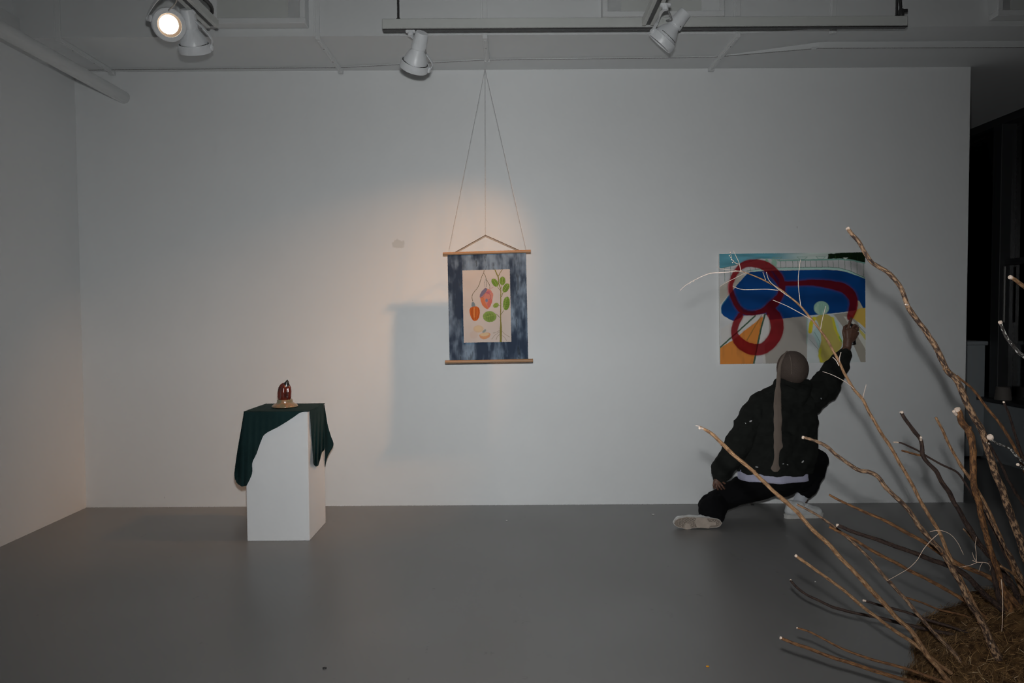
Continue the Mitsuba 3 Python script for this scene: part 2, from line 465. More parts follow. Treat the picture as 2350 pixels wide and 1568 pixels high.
V, F = lobed(5, [(0, 0.30), (0.04, 0.37), (0.2, 0.42), (0.5, 0.43), (0.75, 0.385), (0.9, 0.29), (0.97, 0.18), (1.0, 0.06)], 0.22, 0.06, phase=0.35)
part(t, 'fruit', (V * [0.114, 0.114, 0.114] + [sx - 0.002, sy, zc + 0.052], F), 'glaze_red', True)
lv = []
for i, q in enumerate(np.linspace(0, 1, 14)):
    for s in np.linspace(-1, 1, 9):
        w_ = 0.024 * math.sin(math.pi * min(1, 0.18 + 0.82 * q)) ** 0.8
        lv.append((sx + 0.004 + s * w_ + 0.016 * q, sy - 0.02 - 0.012 * (1 - s * s) + 0.012 * q, zc + 0.125 + 0.062 * q + 0.004 * s))
part(t, 'leaf', sheet(np.array(lv).reshape(14, 9, 3), 0.006), 'glaze_leaf', True, 'dark grey leaf')

# ------------------------------------------------------------------ art on flat canvas and paper
def seg_dist(P, pts):
    """Distance to a polyline; rows (x, y) or (x, y, width): with widths, distance to the painted edge."""
    pts = np.asarray(pts, float); best = np.full(len(P), 1e9)
    for a, b in zip(pts[:-1], pts[1:]):
        d = b[:2] - a[:2]; t = np.clip(((P - a[:2]) @ d) / max(d @ d, 1e-9), 0, 1)
        r = np.linalg.norm(P - a[:2] - t[:, None] * d, axis=1)
        if pts.shape[1] > 2: r = r - (a[2] + t * (b[2] - a[2])) / 2
        best = np.minimum(best, r)
    return best


def poly_sd(P, pts):
    pts = np.asarray(pts, float)
    d = seg_dist(P, np.vstack([pts, pts[:1]]))
    inside = np.zeros(len(P), bool)
    for (x0, y0), (x1, y1) in zip(pts, np.roll(pts, -1, axis=0)):
        c = (y0 > P[:, 1]) != (y1 > P[:, 1])
        inside ^= c & (P[:, 0] < (x1 - x0) * (P[:, 1] - y0) / ((y1 - y0) if y1 != y0 else 1e-9) + x0)
    return np.where(inside, -d, d)


class Art:
    def __init__(self, corners, n, m):
        tl, tr, bl, br_ = [np.array(c, float) for c in corners]
        u, v = np.meshgrid(np.linspace(0, 1, n), np.linspace(0, 1, m)); self.u, self.v, self.n, self.m = u.ravel(), v.ravel(), n, m
        U, Vv = self.u[:, None], self.v[:, None]
        self.P = (tl * (1 - U) + tr * U) * (1 - Vv) + (bl * (1 - U) + br_ * U) * Vv
        self.C = np.zeros((n * m, 3)); self.ref = (128, 130, 132)
        self.wob = np.stack([meshkit.noise(np.c_[self.P / 23.0, np.full(n * m, s)]) - 0.5 for s in (1.5, 7.5)], 1)

    def N(self, sx_, sy_, s=0.0):
        return meshkit.noise(np.c_[self.P[:, 0] / sx_, self.P[:, 1] / sy_, np.full(len(self.P), s)])

    def over(self, a, c):
        c = alb(c, self.ref) if np.ndim(c) == 1 else c
        self.C = self.C * (1 - a[:, None]) + c * a[:, None]

    def fill(self, pts, c, soft=3.0, wob=6.0, op=1.0):
        if self.ref != (128, 130, 132):          # rounded outlines for the watercolour
            for _ in range(2):
                q = np.asarray(pts, float); r_ = np.roll(q, -1, axis=0)
                pts = np.stack([q * 0.8 + r_ * 0.2, q * 0.2 + r_ * 0.8], 1).reshape(-1, 2)
        self.over(op * smooth_np(soft, -soft, poly_sd(self.P + wob * self.wob, pts)), c)

    def stroke(self, pts, w, c, soft=2.0, wob=3.0, op=1.0):
        pts = np.asarray(pts, float)
        if pts.shape[1] == 2: pts = np.c_[pts, np.full(len(pts), w)]
        if len(pts) > 3 and self.ref != (128, 130, 132): pts = spline(pts, 4 * len(pts))
        self.over(op * smooth_np(soft, -soft, seg_dist(self.P + wob * self.wob, pts)), c)

    def ell(self, c, rx, ry, col, soft=3.0, op=1.0, rot=0.0, wob=4.0):
        q = self.P + wob * self.wob - np.array(c)
        cs, sn = math.cos(rot), math.sin(rot)
        x, y = q[:, 0] * cs + q[:, 1] * sn, -q[:, 0] * sn + q[:, 1] * cs
        self.over(op * smooth_np(soft, -soft, (np.hypot(x / rx, y / ry) - 1) * min(rx, ry)), col)

    def mesh(self, corners3):
        a, b, c, d = [np.asarray(x, float) for x in corners3]
        U, V_ = self.u[:, None], self.v[:, None]
        X = (a * (1 - U) + b * U) * (1 - V_) + (c * (1 - U) + d * U) * V_
        i = np.arange(self.n * self.m).reshape(self.m, self.n)
        p, q, r, s = i[:-1, :-1].ravel(), i[:-1, 1:].ravel(), i[1:, 1:].ravel(), i[1:, :-1].ravel()
        return X, np.vstack([np.stack([p, s, r], 1), np.stack([p, r, q], 1)])


scene['printed'] = {'type': 'twosided', 'bsdf': {'type': 'principled', 'base_color': {'type': 'mesh_attribute', 'name': 'vertex_color'}, 'roughness': 0.7, 'specular': 0.12}}

# ---- the painting (drawn in the painting's own plane, 1313 x 990 units)
A = Art([(512, 325), (1825, 310), (520, 1317), (1828, 1296)], 470, 356)
A.C[:] = alb((122, 124, 126)); A.C *= (0.9 + 0.2 * A.N(120, 60)[:, None])
P = A.P
sky_c = alb((54, 94, 106)) * (1 - smooth_np(950, 1350, P[:, 0]))[:, None] + alb((118, 128, 126)) * smooth_np(950, 1350, P[:, 0])[:, None]
A.over(smooth_np(4, -4, poly_sd(P + 8 * A.wob, [(500, 300), (1840, 300), (1825, 372), (1480, 372), (1000, 372), (870, 366), (700, 412), (505, 462)])), sky_c * (0.8 + 0.45 * A.N(150, 26)[:, None]))
A.fill([(1490, 325), (1840, 300), (1840, 410), (1720, 385), (1600, 366), (1488, 372)], (4, 15, 5), 4, 14)
A.over(0.5 * smooth_np(0.72, 0.9, A.N(7, 60)) * (poly_sd(P, [(1500, 325), (1830, 310), (1830, 395), (1600, 362), (1500, 366)]) < 0), (22, 44, 14))
# pale ground left and right
A.fill([(505, 620), (600, 560), (700, 480), (740, 520), (520, 780)], (112, 110, 104), 4)
# fence
for x0, y0, y1 in [(558, 452, 570), (612, 440, 560), (790, 452, 478), (835, 448, 474), (880, 446, 470), (930, 446, 466)] + [(x, 388, 446) for x in (1063, 1108, 1170, 1216, 1243, 1287, 1333, 1384, 1437, 1487, 1535)] + [(1585, 378, 452), (1640, 376, 470), (1695, 384, 492), (1750, 392, 515), (1808, 405, 545)]:
    A.stroke([(x0, y0), (x0 + 3, y1)], 4.5, (72, 84, 80), 2, 5)
A.stroke([(1040, 384), (1300, 380), (1480, 377), (1600, 372), (1720, 384), (1840, 412)], 13, (78, 108, 102), 3, 6)
A.stroke([(505, 460), (640, 428), (760, 402), (880, 365)], 4, (50, 72, 68), 2, 4)
A.stroke([(820, 474), (960, 460), (1100, 458), (1250, 456), (1500, 455), (1590, 462), (1680, 486), (1760, 516), (1840, 556)], 18, (108, 132, 128), 3, 4)
A.stroke([(760, 478), (900, 456), (1040, 450), (1250, 445), (1500, 443), (1590, 450), (1680, 474), (1840, 545)], 5, (58, 80, 74), 2, 3)
for (xa, xb, y, f) in ((990, 1075, 356, 0), (1210, 1305, 352, 0), (1383, 1468, 350, 0), (1622, 1672, 358, 1)):
    xm = (xa + xb) / 2
    if f: A.fill([(xa, y), (xb, y), (xm, y + 18)], (126, 134, 128), 2, 2)
    else: A.stroke([(xa, y), (xb, y), (xm + 18, y + 22), (xm - 18, y + 22), (xa, y)], 4, (78, 100, 94), 2, 3)
A.ell((938, 395), 16, 26, (70, 108, 90), 5, 0.8); A.ell((1005, 405), 26, 34, (84, 112, 100), 8, 0.8)
A.stroke([(985, 372), (1012, 405), (1025, 445)], 12, (88, 116, 104), 4, 4, 0.8)
# the gray deck and the white foreground
A.fill([(880, 905), (1310, 870), (1302, 1320), (890, 1320)], (100, 98, 95), 4, 5)
A.fill([(1305, 885), (1400, 870), (1840, 845), (1840, 1310), (1300, 1315)], (122, 128, 130), 3, 4)
A.stroke([(1302, 900), (1300, 1130)], 8, (86, 116, 110), 3, 3, 0.8)
A.fill([(1230, 1010), (1300, 1060), (1296, 1140), (1260, 1090)], (84, 82, 80), 18, 6, 0.6)
# pool
blue = alb((3, 37, 79)) * (0.78 + 0.4 * A.N(260, 90)[:, None])
A.over(smooth_np(3, -3, poly_sd(P + 6 * A.wob, [(1840, 556), (1760, 524), (1680, 494), (1590, 474), (1480, 467), (1250, 469), (1100, 476), (1040, 472), (950, 477), (850, 482), (790, 488), (740, 522), (690, 582), (640, 642), (590, 702), (540, 772), (525, 812), (530, 852), (550, 880), (600, 911), (640, 927), (700, 932), (900, 922), (1070, 907), (1200, 892), (1330, 876), (1500, 861), (1640, 846), (1720, 832), (1840, 812)])), blue)
A.stroke([(640, 642), (525, 800), (530, 860)], 5, (40, 96, 110), 3, 4, 0.6)
# right-hand side: path, loungers, sand
A.fill([(1540, 868), (1660, 850), (1740, 900), (1840, 1140), (1840, 1310), (1790, 1310), (1700, 1100), (1610, 960)], (98, 96, 90), 4, 5)
A.fill([(1632, 888), (1690, 886), (1760, 985), (1840, 1110), (1840, 1200), (1755, 1060)], (126, 128, 124), 4, 4)
A.fill([(1752, 742), (1772, 746), (1800, 800), (1812, 830), (1740, 830)], (108, 106, 96), 3, 4)
A.fill([(1735, 836), (1770, 815), (1840, 806), (1840, 1006), (1790, 960), (1700, 890)], (128, 108, 50), 4, 6)
A.fill([(1745, 970), (1840, 1060), (1840, 1115), (1780, 1040)], (122, 118, 66), 4, 5)
A.stroke([(1760, 965), (1840, 1050)], 5, (66, 74, 66), 3, 4)
# orange lounger and white strips
A.fill([(520, 1000), (640, 930), (720, 890), (930, 860), (900, 990), (840, 1320), (930, 1320), (900, 960), (660, 1040), (530, 1140)], (122, 122, 122), 4, 4)
A.fill([(660, 960), (720, 880), (960, 870), (960, 1100), (900, 1160), (700, 1040)], (124, 124, 124), 5, 4)
A.fill([(500, 1180), (640, 1095), (740, 1012), (830, 945), (900, 884), (905, 900), (880, 1010), (850, 1140), (812, 1330), (500, 1330)], (128, 80, 36), 4, 5)
A.over(0.35 * smooth_np(0.5, 0.8, A.N(26, 150)) * (poly_sd(P, [(520, 1165), (900, 885), (812, 1310), (520, 1315)]) < 0), (104, 66, 34))
A.stroke([(835, 880), (680, 1022), (515, 1168)], 13, (38, 54, 42), 3, 4)
A.stroke([(890, 880), (830, 980), (760, 1100)], 9, (84, 62, 30), 4, 4, 0.8)
A.stroke([(922, 868), (885, 1000), (858, 1130), (818, 1330)], 15, (36, 52, 40), 3, 4)
A.fill([(845, 1320), (870, 1200), (905, 1190), (900, 1320)], (120, 120, 122), 4, 4)
# seated figure
A.fill([(1345, 1030), (1400, 960), (1430, 1060), (1425, 1180), (1400, 1160)], (104, 124, 124), 6, 6, 0.9)
A.stroke([(1370, 1030), (1415, 1110), (1420, 1170)], 5, (74, 94, 94), 3, 4); A.stroke([(1325, 1095), (1400, 1180), (1412, 1250)], 5, (92, 100, 100), 3, 4)
A.fill([(1525, 890), (1570, 930), (1620, 1080), (1625, 1110), (1590, 1060), (1555, 960)], (106, 128, 126), 6, 5)
A.fill([(1372, 896), (1425, 866), (1480, 866), (1530, 890), (1552, 940), (1575, 1030), (1602, 1092), (1620, 1132), (1600, 1182), (1562, 1222), (1540, 1330), (1425, 1330), (1405, 1240), (1410, 1180), (1430, 1100), (1420, 1000), (1395, 935)], (114, 107, 56), 6, 6)
A.stroke([(1535, 900), (1555, 1000), (1600, 1095)], 22, (126, 124, 24), 8, 6, 0.8)
A.stroke([(1420, 1180), (1412, 1240), (1440, 1310)], 22, (122, 122, 26), 8, 6, 0.8)
A.stroke([(1365, 905), (1338, 950), (1328, 1022)], 36, (130, 124, 30), 5, 5)
A.stroke([(1590, 1070), (1618, 1118)], 8, (74, 110, 40), 4, 4)
A.ell((1430, 810), 68, 62, (88, 116, 106), 5); A.over(0.5 * smooth_np(0.45, 0.75, A.N(12, 30)) * (np.hypot((P[:, 0] - 1430) / 64, (P[:, 1] - 810) / 58) < 1), (118, 134, 122))
# red spray paint
soft = 6
R1 = [(625, 560, 44), (665, 482, 50), (740, 418, 60), (840, 410, 76), (930, 436, 88), (1010, 500, 92), (1065, 580, 76), (1075, 640, 60), (1045, 720, 62), (980, 790, 84), (900, 836, 46), (800, 858, 38), (715, 838, 46), (660, 770, 44), (622, 680, 46), (610, 610, 46), (625, 560, 44)]
R2 = [(1080, 592, 42), (1200, 590, 40), (1350, 582, 54), (1500, 600, 72), (1630, 632, 84), (1698, 690, 84), (1722, 760, 74), (1710, 830, 76), (1688, 892, 58)]
R3 = [(700, 880, 56), (658, 960, 60), (648, 1040, 62), (684, 1112, 88), (755, 1164, 104), (845, 1186, 104), (925, 1166, 106), (992, 1098, 114), (1030, 1010, 116), (1024, 920, 116), (985, 850, 100)]
under = A.C.mean(1, keepdims=True)
sd = np.minimum.reduce([seg_dist(P + 8 * A.wob, spline(R, 60)) for R in (R1, R2, R3)])
red = alb((68, 2, 8)) * (0.62 + 0.75 * smooth_np(0.05, 0.5, under)) * (0.85 + 0.3 * A.N(60, 60)[:, None])
A.over(0.16 * smooth_np(24, 0, sd + 10 * (A.N(5, 5) - 0.5)), (84, 10, 16)); A.over(0.96 * smooth_np(soft, -soft, sd), red)
A.over(0.6 * smooth_np(8, -8, seg_dist(P + 10 * A.wob, [(650, 700, 12), (690, 790, 22), (740, 835, 30), (830, 848, 16)])), (24, 6, 22))
A.over(0.6 * smooth_np(8, -8, seg_dist(P + 10 * A.wob, [(985, 480, 10), (1040, 560, 26), (1045, 600, 8)])), (8, 8, 40))
A.over(0.7 * smooth_np(4, -4, seg_dist(P, [(592, 690, 8), (594, 600, 8), (612, 540, 6)])), (122, 70, 76))
t = thing('painting', 'unframed canvas of a blue swimming pool sprayed with a red figure eight', 'painting')
yc = 5.728
cn = [W(1651, 583, yc), W(1985.5, 579, yc), W(1653, 836, yc), W(1986.5, 831, yc)]
X_, F_ = A.mesh(cn)
mat('canvas_edge', (0.62, 0.62, 0.60), 0.8, 0.2)
ctr = np.mean(cn, axis=0)
bk = [c + np.array([0, YW - 0.002 - yc, 0]) for c in cn]
fr_ = [c + np.array([0, 0.0015, 0]) for c in cn]
part(t, 'canvas', trimesh.convex.convex_hull(np.array(bk + fr_)), 'canvas_edge', False, 'pale canvas edge')
part(t, 'picture', (X_, F_), 'printed', True, 'painted pool scene with sprayed red loops', color=A.C)

# ---- hanging scroll
YS = 5.50
t = thing('hanging_scroll', 'blue grey cloth scroll with a botanical drawing hung on thin wires', 'scroll')


def wash(p, n, uv):
    x, z = p.x, p.z
    a = fbm(x * 13, z * 4.0, 1.0, octaves=4)
    b = fbm(x * 42, z * 7.0, 4.0, octaves=3)
    d = fbm(x * 22, z * 16, 8.0, octaves=3)
    v = dr.clip(0.55 * a + 0.3 * b + 0.25 * d - 0.08, 0, 1)
    c = mix(mi.Color3f(0.024, 0.040, 0.072), mi.Color3f(0.19, 0.265, 0.36), smoothstep(0.34, 0.66, v))
    return c * (1 - 0.55 * smoothstep(0.60, 0.72, b) * smoothstep(0.45, 0.6, d))


mat('wash_cloth', proc(wash), 0.8, 0.2)
mat('pine_rod', proc(lambda p, n, uv: mix(mi.Color3f(0.42, 0.25, 0.14), mi.Color3f(0.30, 0.17, 0.09), fbm(p.x * 9, p.z * 160, p.y * 160))), 0.5, 0.4)
mat('cord', (0.16, 0.12, 0.09), 0.8, 0.2)
mat('wire', (0.45, 0.45, 0.45), 0.4, 0.4)
fc = [W(1027, 583, YS), W(1207, 578, YS), W(1032, 829, YS - 0.03), W(1212, 825.5, YS - 0.03)]


def bil(c, u, v):
    return (c[0] * (1 - u) + c[1] * u) * (1 - v) + (c[2] * (1 - u) + c[3] * u) * v


fab = np.array([[bil(fc, u, v) + np.array([0.0, 0.006 * math.sin(3.1 * u) * math.sin(math.pi * v) - 0.003 * math.sin(7 * v + 2 * u), 0]) for u in np.linspace(0, 1, 30)] for v in np.linspace(0, 1, 40)])
part(t, 'fabric', sheet(fab, 0.0015), 'wash_cloth', True, 'blue grey washed cloth')
part(t, 'top_rod', tubem(spline([W(1016.5, 583, YS - 0.002), W(1218, 577, YS - 0.002)], 12), 3.6 / FPX * YS, 14), 'pine_rod', 40, 'pale wooden top rod')
part(t, 'bottom_rod', tubem(spline([W(1021.5, 831, YS - 0.032), W(1223, 827.5, YS - 0.032)], 12), 3.8 / FPX * YS, 14), 'pine_rod', 40, 'pale wooden bottom rod')
apex = W(1114, 540, YS - 0.002)
part(t, 'cord', tubem([W(1045, 579, YS), apex, W(1192, 575, YS)], 0.0032, 6), 'cord', 35)
hang = W(1113, 158, YS)
for (px, py) in ((1030, 575), (1207, 572)):
    part(t, 'wire', tubem([hang, W(px, py, YS)], 0.0014, 5), 'wire', 35)
part(t, 'wire', tubem([hang, apex], 0.0016, 5), 'wire', 35)

B = Art([(82, 165), (942, 145), (112, 1460), (968, 1450)], 250, 380)
B.ref = (208, 199, 193)
B.C[:] = alb((176, 161, 152), B.ref); B.C *= (0.97 + 0.06 * B.N(200, 200)[:, None])
br1, br2 = (92, 80, 60), (96, 88, 48)
B.stroke([(480, 150), (465, 215), (430, 290), (395, 400), (350, 490), (290, 560), (258, 630), (270, 715)], 9, br1, 4, 6)
B.stroke([(468, 215), (500, 265), (520, 330), (575, 430), (580, 490)], 8, br1, 4, 5)
B.stroke([(510, 310), (485, 380), (490, 460)], 6, (110, 108, 106), 4, 4); B.stroke([(518, 330), (520, 400), (512, 460)], 7, (100, 92, 84), 4, 4)
B.fill([(252, 740), (285, 725), (310, 760), (322, 815), (245, 820)], (104, 112, 116), 4, 8)
B.fill([(208, 860), (260, 815), (350, 808), (395, 850), (402, 920), (390, 1010), (350, 1060), (310, 1075), (265, 1055), (225, 970)], (172, 84, 36), 5, 8)
for q, (xa, xb) in enumerate(((270, 290), (330, 320), (240, 275), (370, 350))):
    B.stroke([(xa, 830), (xa - 10 + 8 * q, 930), (xb, 1045)], 14, (138, 62, 22), 8, 8, 0.7)
B.stroke([(300, 840), (300, 1000)], 22, (186, 118, 66), 9, 8, 0.8)
B.fill([(395, 610), (430, 545), (500, 470), (545, 500), (590, 505), (620, 560), (645, 590), (630, 680), (615, 760), (560, 858), (520, 860), (450, 800), (410, 700)], (176, 110, 96), 5, 10)
B.fill([(395, 610), (430, 545), (500, 470), (540, 505), (480, 590), (405, 660)], (92, 92, 112), 6, 12, 0.9)
B.fill([(405, 660), (470, 640), (500, 760), (560, 850), (500, 850), (440, 790)], (178, 98, 62), 8, 12, 0.9)
B.fill([(560, 690), (630, 680), (612, 760), (560, 856), (530, 780)], (170, 88, 78), 8, 12, 0.9)
B.fill([(500, 560), (560, 520), (600, 560), (540, 600)], (160, 84, 96), 8, 12, 0.8)
B.ell((522, 705), 24, 30, (104, 104, 122), 8); B.stroke([(410, 650), (460, 640), (490, 580), (560, 570), (600, 660), (560, 690)], 7, (110, 62, 76), 4, 10, 0.8)
B.stroke([(595, 490), (640, 470)], 8, (168, 116, 122), 4, 5)
B.stroke([(670, 150, 18), (705, 230, 20), (735, 300, 18), (740, 400, 16), (775, 500, 14), (778, 640, 16), (775, 1000, 18), (780, 1150, 28), (778, 1250, 40), (778, 1460, 36)], 0, (112, 104, 50), 4, 5)
B.stroke([(805, 150), (760, 220), (730, 280)], 12, (114, 102, 62), 4, 5)
B.stroke([(760, 1010), (700, 950)], 8, br2, 3, 4); B.stroke([(775, 960), (830, 890)], 8, br2, 3, 4); B.stroke([(765, 795), (730, 785)], 7, br2, 3, 3)
B.stroke([(770, 530), (725, 470)], 7, br2, 3, 4); B.stroke([(780, 500), (800, 440)], 8, br2, 3, 3); B.stroke([(790, 640), (820, 560)], 10, br2, 3, 3)
for (c_, rx, ry, rot, col, tip, base) in (((672, 385), 50, 82, -0.62, (98, 122, 44), (640, 320), (725, 475)), ((808, 355), 54, 76, 0.05, (100, 120, 46), (815, 290), (800, 440)), ((872, 480), 54, 88, 0.55, (98, 118, 48), (915, 410), (800, 590)),
                                          ((880, 760), 60, 122, 0.12, (96, 122, 44), (885, 645), (830, 890)), ((688, 792), 54, 40, -0.5, (120, 134, 58), (640, 815), (740, 775)), ((578, 995), 122, 98, 0.05, (112, 130, 66), (465, 1010), (705, 955))):
    B.ell(c_, rx, ry, col, 5, 1, rot, 10)
    B.ell((c_[0] + 6, c_[1] + 8), rx * 0.7, ry * 0.7, (78, 100, 34), 22, 0.55, rot, 16)
    B.stroke([tip, base], 7, (138, 148, 78), 4, 6, 0.9)
    tb, bb = np.array(tip, float), np.array(base, float); ax = bb - tb; nr = np.array([-ax[1], ax[0]]) / np.linalg.norm(ax)
    for q in np.linspace(0.15, 0.8, 5):
        m_ = tb + ax * q
        for s in (-1, 1):
            B.stroke([m_, m_ + nr * s * min(rx, ry) * 0.75 - ax * 0.08], 4.5, (134, 146, 76), 4, 6, 0.7)
for r_ in ([(750, 1245), (700, 1275), (640, 1290)], [(755, 1270), (670, 1330), (615, 1400)], [(755, 1310), (710, 1360), (690, 1415)], [(800, 1255), (850, 1310), (935, 1360)], [(800, 1330), (850, 1370), (880, 1425)]):
    B.stroke(r_, 6, (124, 110, 92), 4, 8)
B.ell((375, 1215), 92, 66, (178, 148, 116), 8, 0.75); B.ell((378, 1210), 66, 44, (182, 158, 126), 14, 0.7)
B.ell((290, 1320), 74, 72, (172, 148, 134), 18, 0.4); B.fill([(385, 1330), (430, 1290), (560, 1280), (598, 1310), (570, 1370), (490, 1405), (410, 1385)], (178, 122, 82), 8, 8, 0.9)
B.fill([(395, 1320), (440, 1292), (550, 1285), (575, 1315), (500, 1350), (420, 1345)], (184, 156, 122), 8, 8); B.fill([(440, 1270), (490, 1215), (515, 1230), (505, 1265), (460, 1290)], (124, 128, 124), 6, 8)
pc = [W(1061, 621, YS - 0.006), W(1170, 618, YS - 0.006), W(1064.5, 786.5, YS - 0.028), W(1173.5, 785, YS - 0.028)]
X_, F_ = B.mesh([c - np.array([0, 0.004, 0]) for c in pc])
part(t, 'paper', trimesh.convex.convex_hull(np.array([c - np.array([0, 0.0035, 0]) for c in pc] + [c + np.array([0, 0.004, 0]) for c in pc])), 'canvas_edge', False)
part(t, 'drawing', (X_, F_), 'printed', True, 'watercolour of leaves, roots and hanging red fruit', color=B.C)

# ------------------------------------------------------------------ ceiling hardware
# big pipe at upper left
pe = W(284, 224, YW); pr = 0.047
t = thing('ceiling_pipe', 'thick white painted pipe running under the ceiling at the upper left', 'pipe')
part(t, 'tube', tubem([(pe[0], -1.0, pe[2]), (pe[0], 2.0, pe[2]), (pe[0], YW + 0.02, pe[2])], pr, 28), 'ceiling_paint', 60)
ph = W(14, 60, 4.2)
a_ = np.linspace(0, 2 * np.pi, 33)
for yy in (4.16,):
    ring = np.array([(pe[0] + (pr + 0.004) * math.cos(q), yy, pe[2] + (pr + 0.004) * math.sin(q)) for q in a_])
    part(t, 'hanger', cat(tubem(ring, 0.006, 8), tubem([(pe[0] - 0.03, yy, pe[2] + pr - 0.005), (pe[0], yy, pe[2] + 0.13)], 0.007, 8), tubem([(pe[0] + 0.03, yy, pe[2] + pr - 0.005), (pe[0], yy, pe[2] + 0.13)], 0.007, 8),
                          tubem([(pe[0], yy, pe[2] + 0.12), (pe[0], yy, 4.3)], 0.006, 8)), 'channel_paint', 40, 'white pipe hanger')

# channels down the beam face and along its underside
for (px, wv, lab) in ((134, 0.034, 'flat white channel over the left end of the wall beside the thick pipe'), (729, 0.03, 'white channel between the lit track lamp and the long rail'),
                      (1113, 0.034, 'white channel from which the scroll is hung'), (1693, 0.036, 'white channel on the ceiling right of the third track lamp'), (1914, 0.036, 'flush white channel at the right end of the long rail')):
    q = W(px, 60, YB); x = q[0]
    t = thing('ceiling_channel', lab, 'channel', 'white channels across the beam')
    dp = 0.012 if px != 1914 else 0.006
    part(t, 'upright', cat(cbox((x - wv / 2, YB - dp, ZT - 0.0), (x + wv / 2, YB + 0.002, 4.25), 0.003), cbox((x - wv / 2 - 0.012, YB - dp * 0.4, ZT + 0.0), (x - wv / 2 + 0.002, YB + 0.002, 4.25), 0.002)), 'channel_paint', False)
    if px == 1914: continue
    ye = YW - 0.02 if px != 1113 else YS + 0.02
    part(t, 'run', cat(cbox((x - wv / 2, YB - 0.012, ZT - 0.022), (x + wv / 2, ye, ZT + 0.004), 0.003), cbox((x - wv / 4, YB + 0.02, ZT - 0.027), (x + wv / 4, ye - 0.02, ZT - 0.02), 0.002)), 'channel_paint', False)
    part(t, 'clip', cbox((x - wv * 0.62, ye - 0.035, ZT - 0.032), (x + wv * 0.62, ye + 0.005, ZT - 0.008), 0.003), 'channel_paint', False)
    for yy in (YB + 0.16, YB + 0.42):
        part(t, 'screw', moved(lathe([(0, 0), (0.006, 0), (0.005, 0.003), (0, 0.004)], 12), frame_to((0, 0, -1)), (x, yy, ZT - 0.024)), 'dark_metal', 30, 'dark screw head')

# vents on the beam face
for (xa, xb, yb, lab) in ((440, 700, 54, 'white framed vent at the top behind the two left track lamps'), (1383, 1664, 38, 'white framed vent at the top above the long rail'), (2290, 2640, 35, 'white framed vent at the top right corner')):
    a, b = W(xa, yb, YB - 0.1), W(xb, yb, YB - 0.1)
    z0, z1 = a[2], a[2] + 0.62
    t = thing('ceiling_vent', lab, 'vent', None)
    x0, x1, f = a[0], b[0], 0.036
    fr0 = cat(cbox((x0, YB - 0.1, z0), (x1, YB, z0 + f), 0.004), cbox((x0, YB - 0.1, z1 - f), (x1, YB, z1), 0.004), cbox((x0, YB - 0.1, z0 + f), (x0 + f, YB, z1 - f), 0.004), cbox((x1 - f, YB - 0.1, z0 + f), (x1, YB, z1 - f), 0.004))
    part(t, 'frame', fr0, 'channel_paint', False)
    # hopper: four sloping plates to a set-back panel
    o = np.array([(x0 + f, z0 + f), (x1 - f, z0 + f), (x1 - f, z1 - f), (x0 + f, z1 - f)]); s = 0.10
    i_ = np.array([(x0 + f + s, z0 + f + 0.004), (x1 - f - s, z0 + f + 0.004), (x1 - f - s, z1 - f - s), (x0 + f + s, z1 - f - s)])
    V = [(p[0], YB - 0.09, p[1]) for p in o] + [(p[0], YB - 0.015, p[1]) for p in i_]
    F = []
    for j in range(4):
        q = (j, (j + 1) % 4, 4 + (j + 1) % 4, 4 + j); F += [[q[0], q[2], q[1]], [q[0], q[3], q[2]]]
    part(t, 'hopper', trimesh.Trimesh(V, F, process=False), 'channel_paint', False)
    part(t, 'panel', box((i_[0][0] - 0.002, YB - 0.016, i_[0][1] - 0.002), (i_[1][0] + 0.002, YB - 0.004, i_[2][1])), 'rail_paint', False, 'darker set-back panel')

# thin cable along the soffit
mat('grey_cable', (0.26, 0.26, 0.26), 0.6, 0.3)
cp = []
for (px, py) in line[:-1]:
    d = ray(px, py + 1.0); q = CAM + d * (ZT - 0.006 - CAM[2]) / d[2]
    if q[1] > YW - 0.012: q = W(px, py + 1, YW - 0.012)
    cp.append(q)
one('cable', tubem(np.array(cp), 0.0026, 6), 'grey_cable', 'thin grey cable strung along the top of the back wall', 'cable')
cq = W(1880, 111, 5.33)
one('cable_clip', tubem([W(1862, 111.5, 5.33), W(1886, 110.5, 5.33)], 0.011, 10), 'channel_paint', 'small white cable clip on the cable at the right', 'clip')

# long lighting rail
YR = 4.74
ra, rb = W(878, 57, YR), W(2080, 49, YR)
zr0 = (ra[2] + rb[2]) / 2
t = thing('track_rail', 'long pale lighting rail hung along the ceiling', 'lighting rail')
hh = 11.0 / FPX * YR
part(t, 'housing', cat(cbox((ra[0], YR - 0.018, zr0 - hh), (rb[0], YR + 0.022, zr0 + hh), 0.003)), 'rail_paint', False)
part(t, 'slot', cbox((ra[0] + 0.003, YR - 0.017, zr0 - hh - 0.008), (rb[0] - 0.0, YR + 0.019, zr0 - hh + 0.0005), 0.001), 'dark_metal', False, 'dark contact slot')
part(t, 'slot_lip', cbox((ra[0] + 0.003, YR - 0.0195, zr0 - hh - 0.004), (rb[0], YR - 0.0165, zr0 - hh - 0.001), 0.0005), 'steel', False)
for px in (914, 2058):
    x = W(px, 20, YR)[0]
    part(t, 'rod', cat(tubem([(x, YR, zr0 + hh - 0.002), (x, YR, 4.3)], 0.0075, 8), moved(lathe([(0, 0), (0.02, 0), (0.016, 0.004), (0.008, 0.012), (0, 0.012)], 16), np.eye(3), (x, YR, zr0 + hh - 0.001))), 'dark_metal', 40, 'dark hanging rod')
x = W(2067, 20, YR)[0]
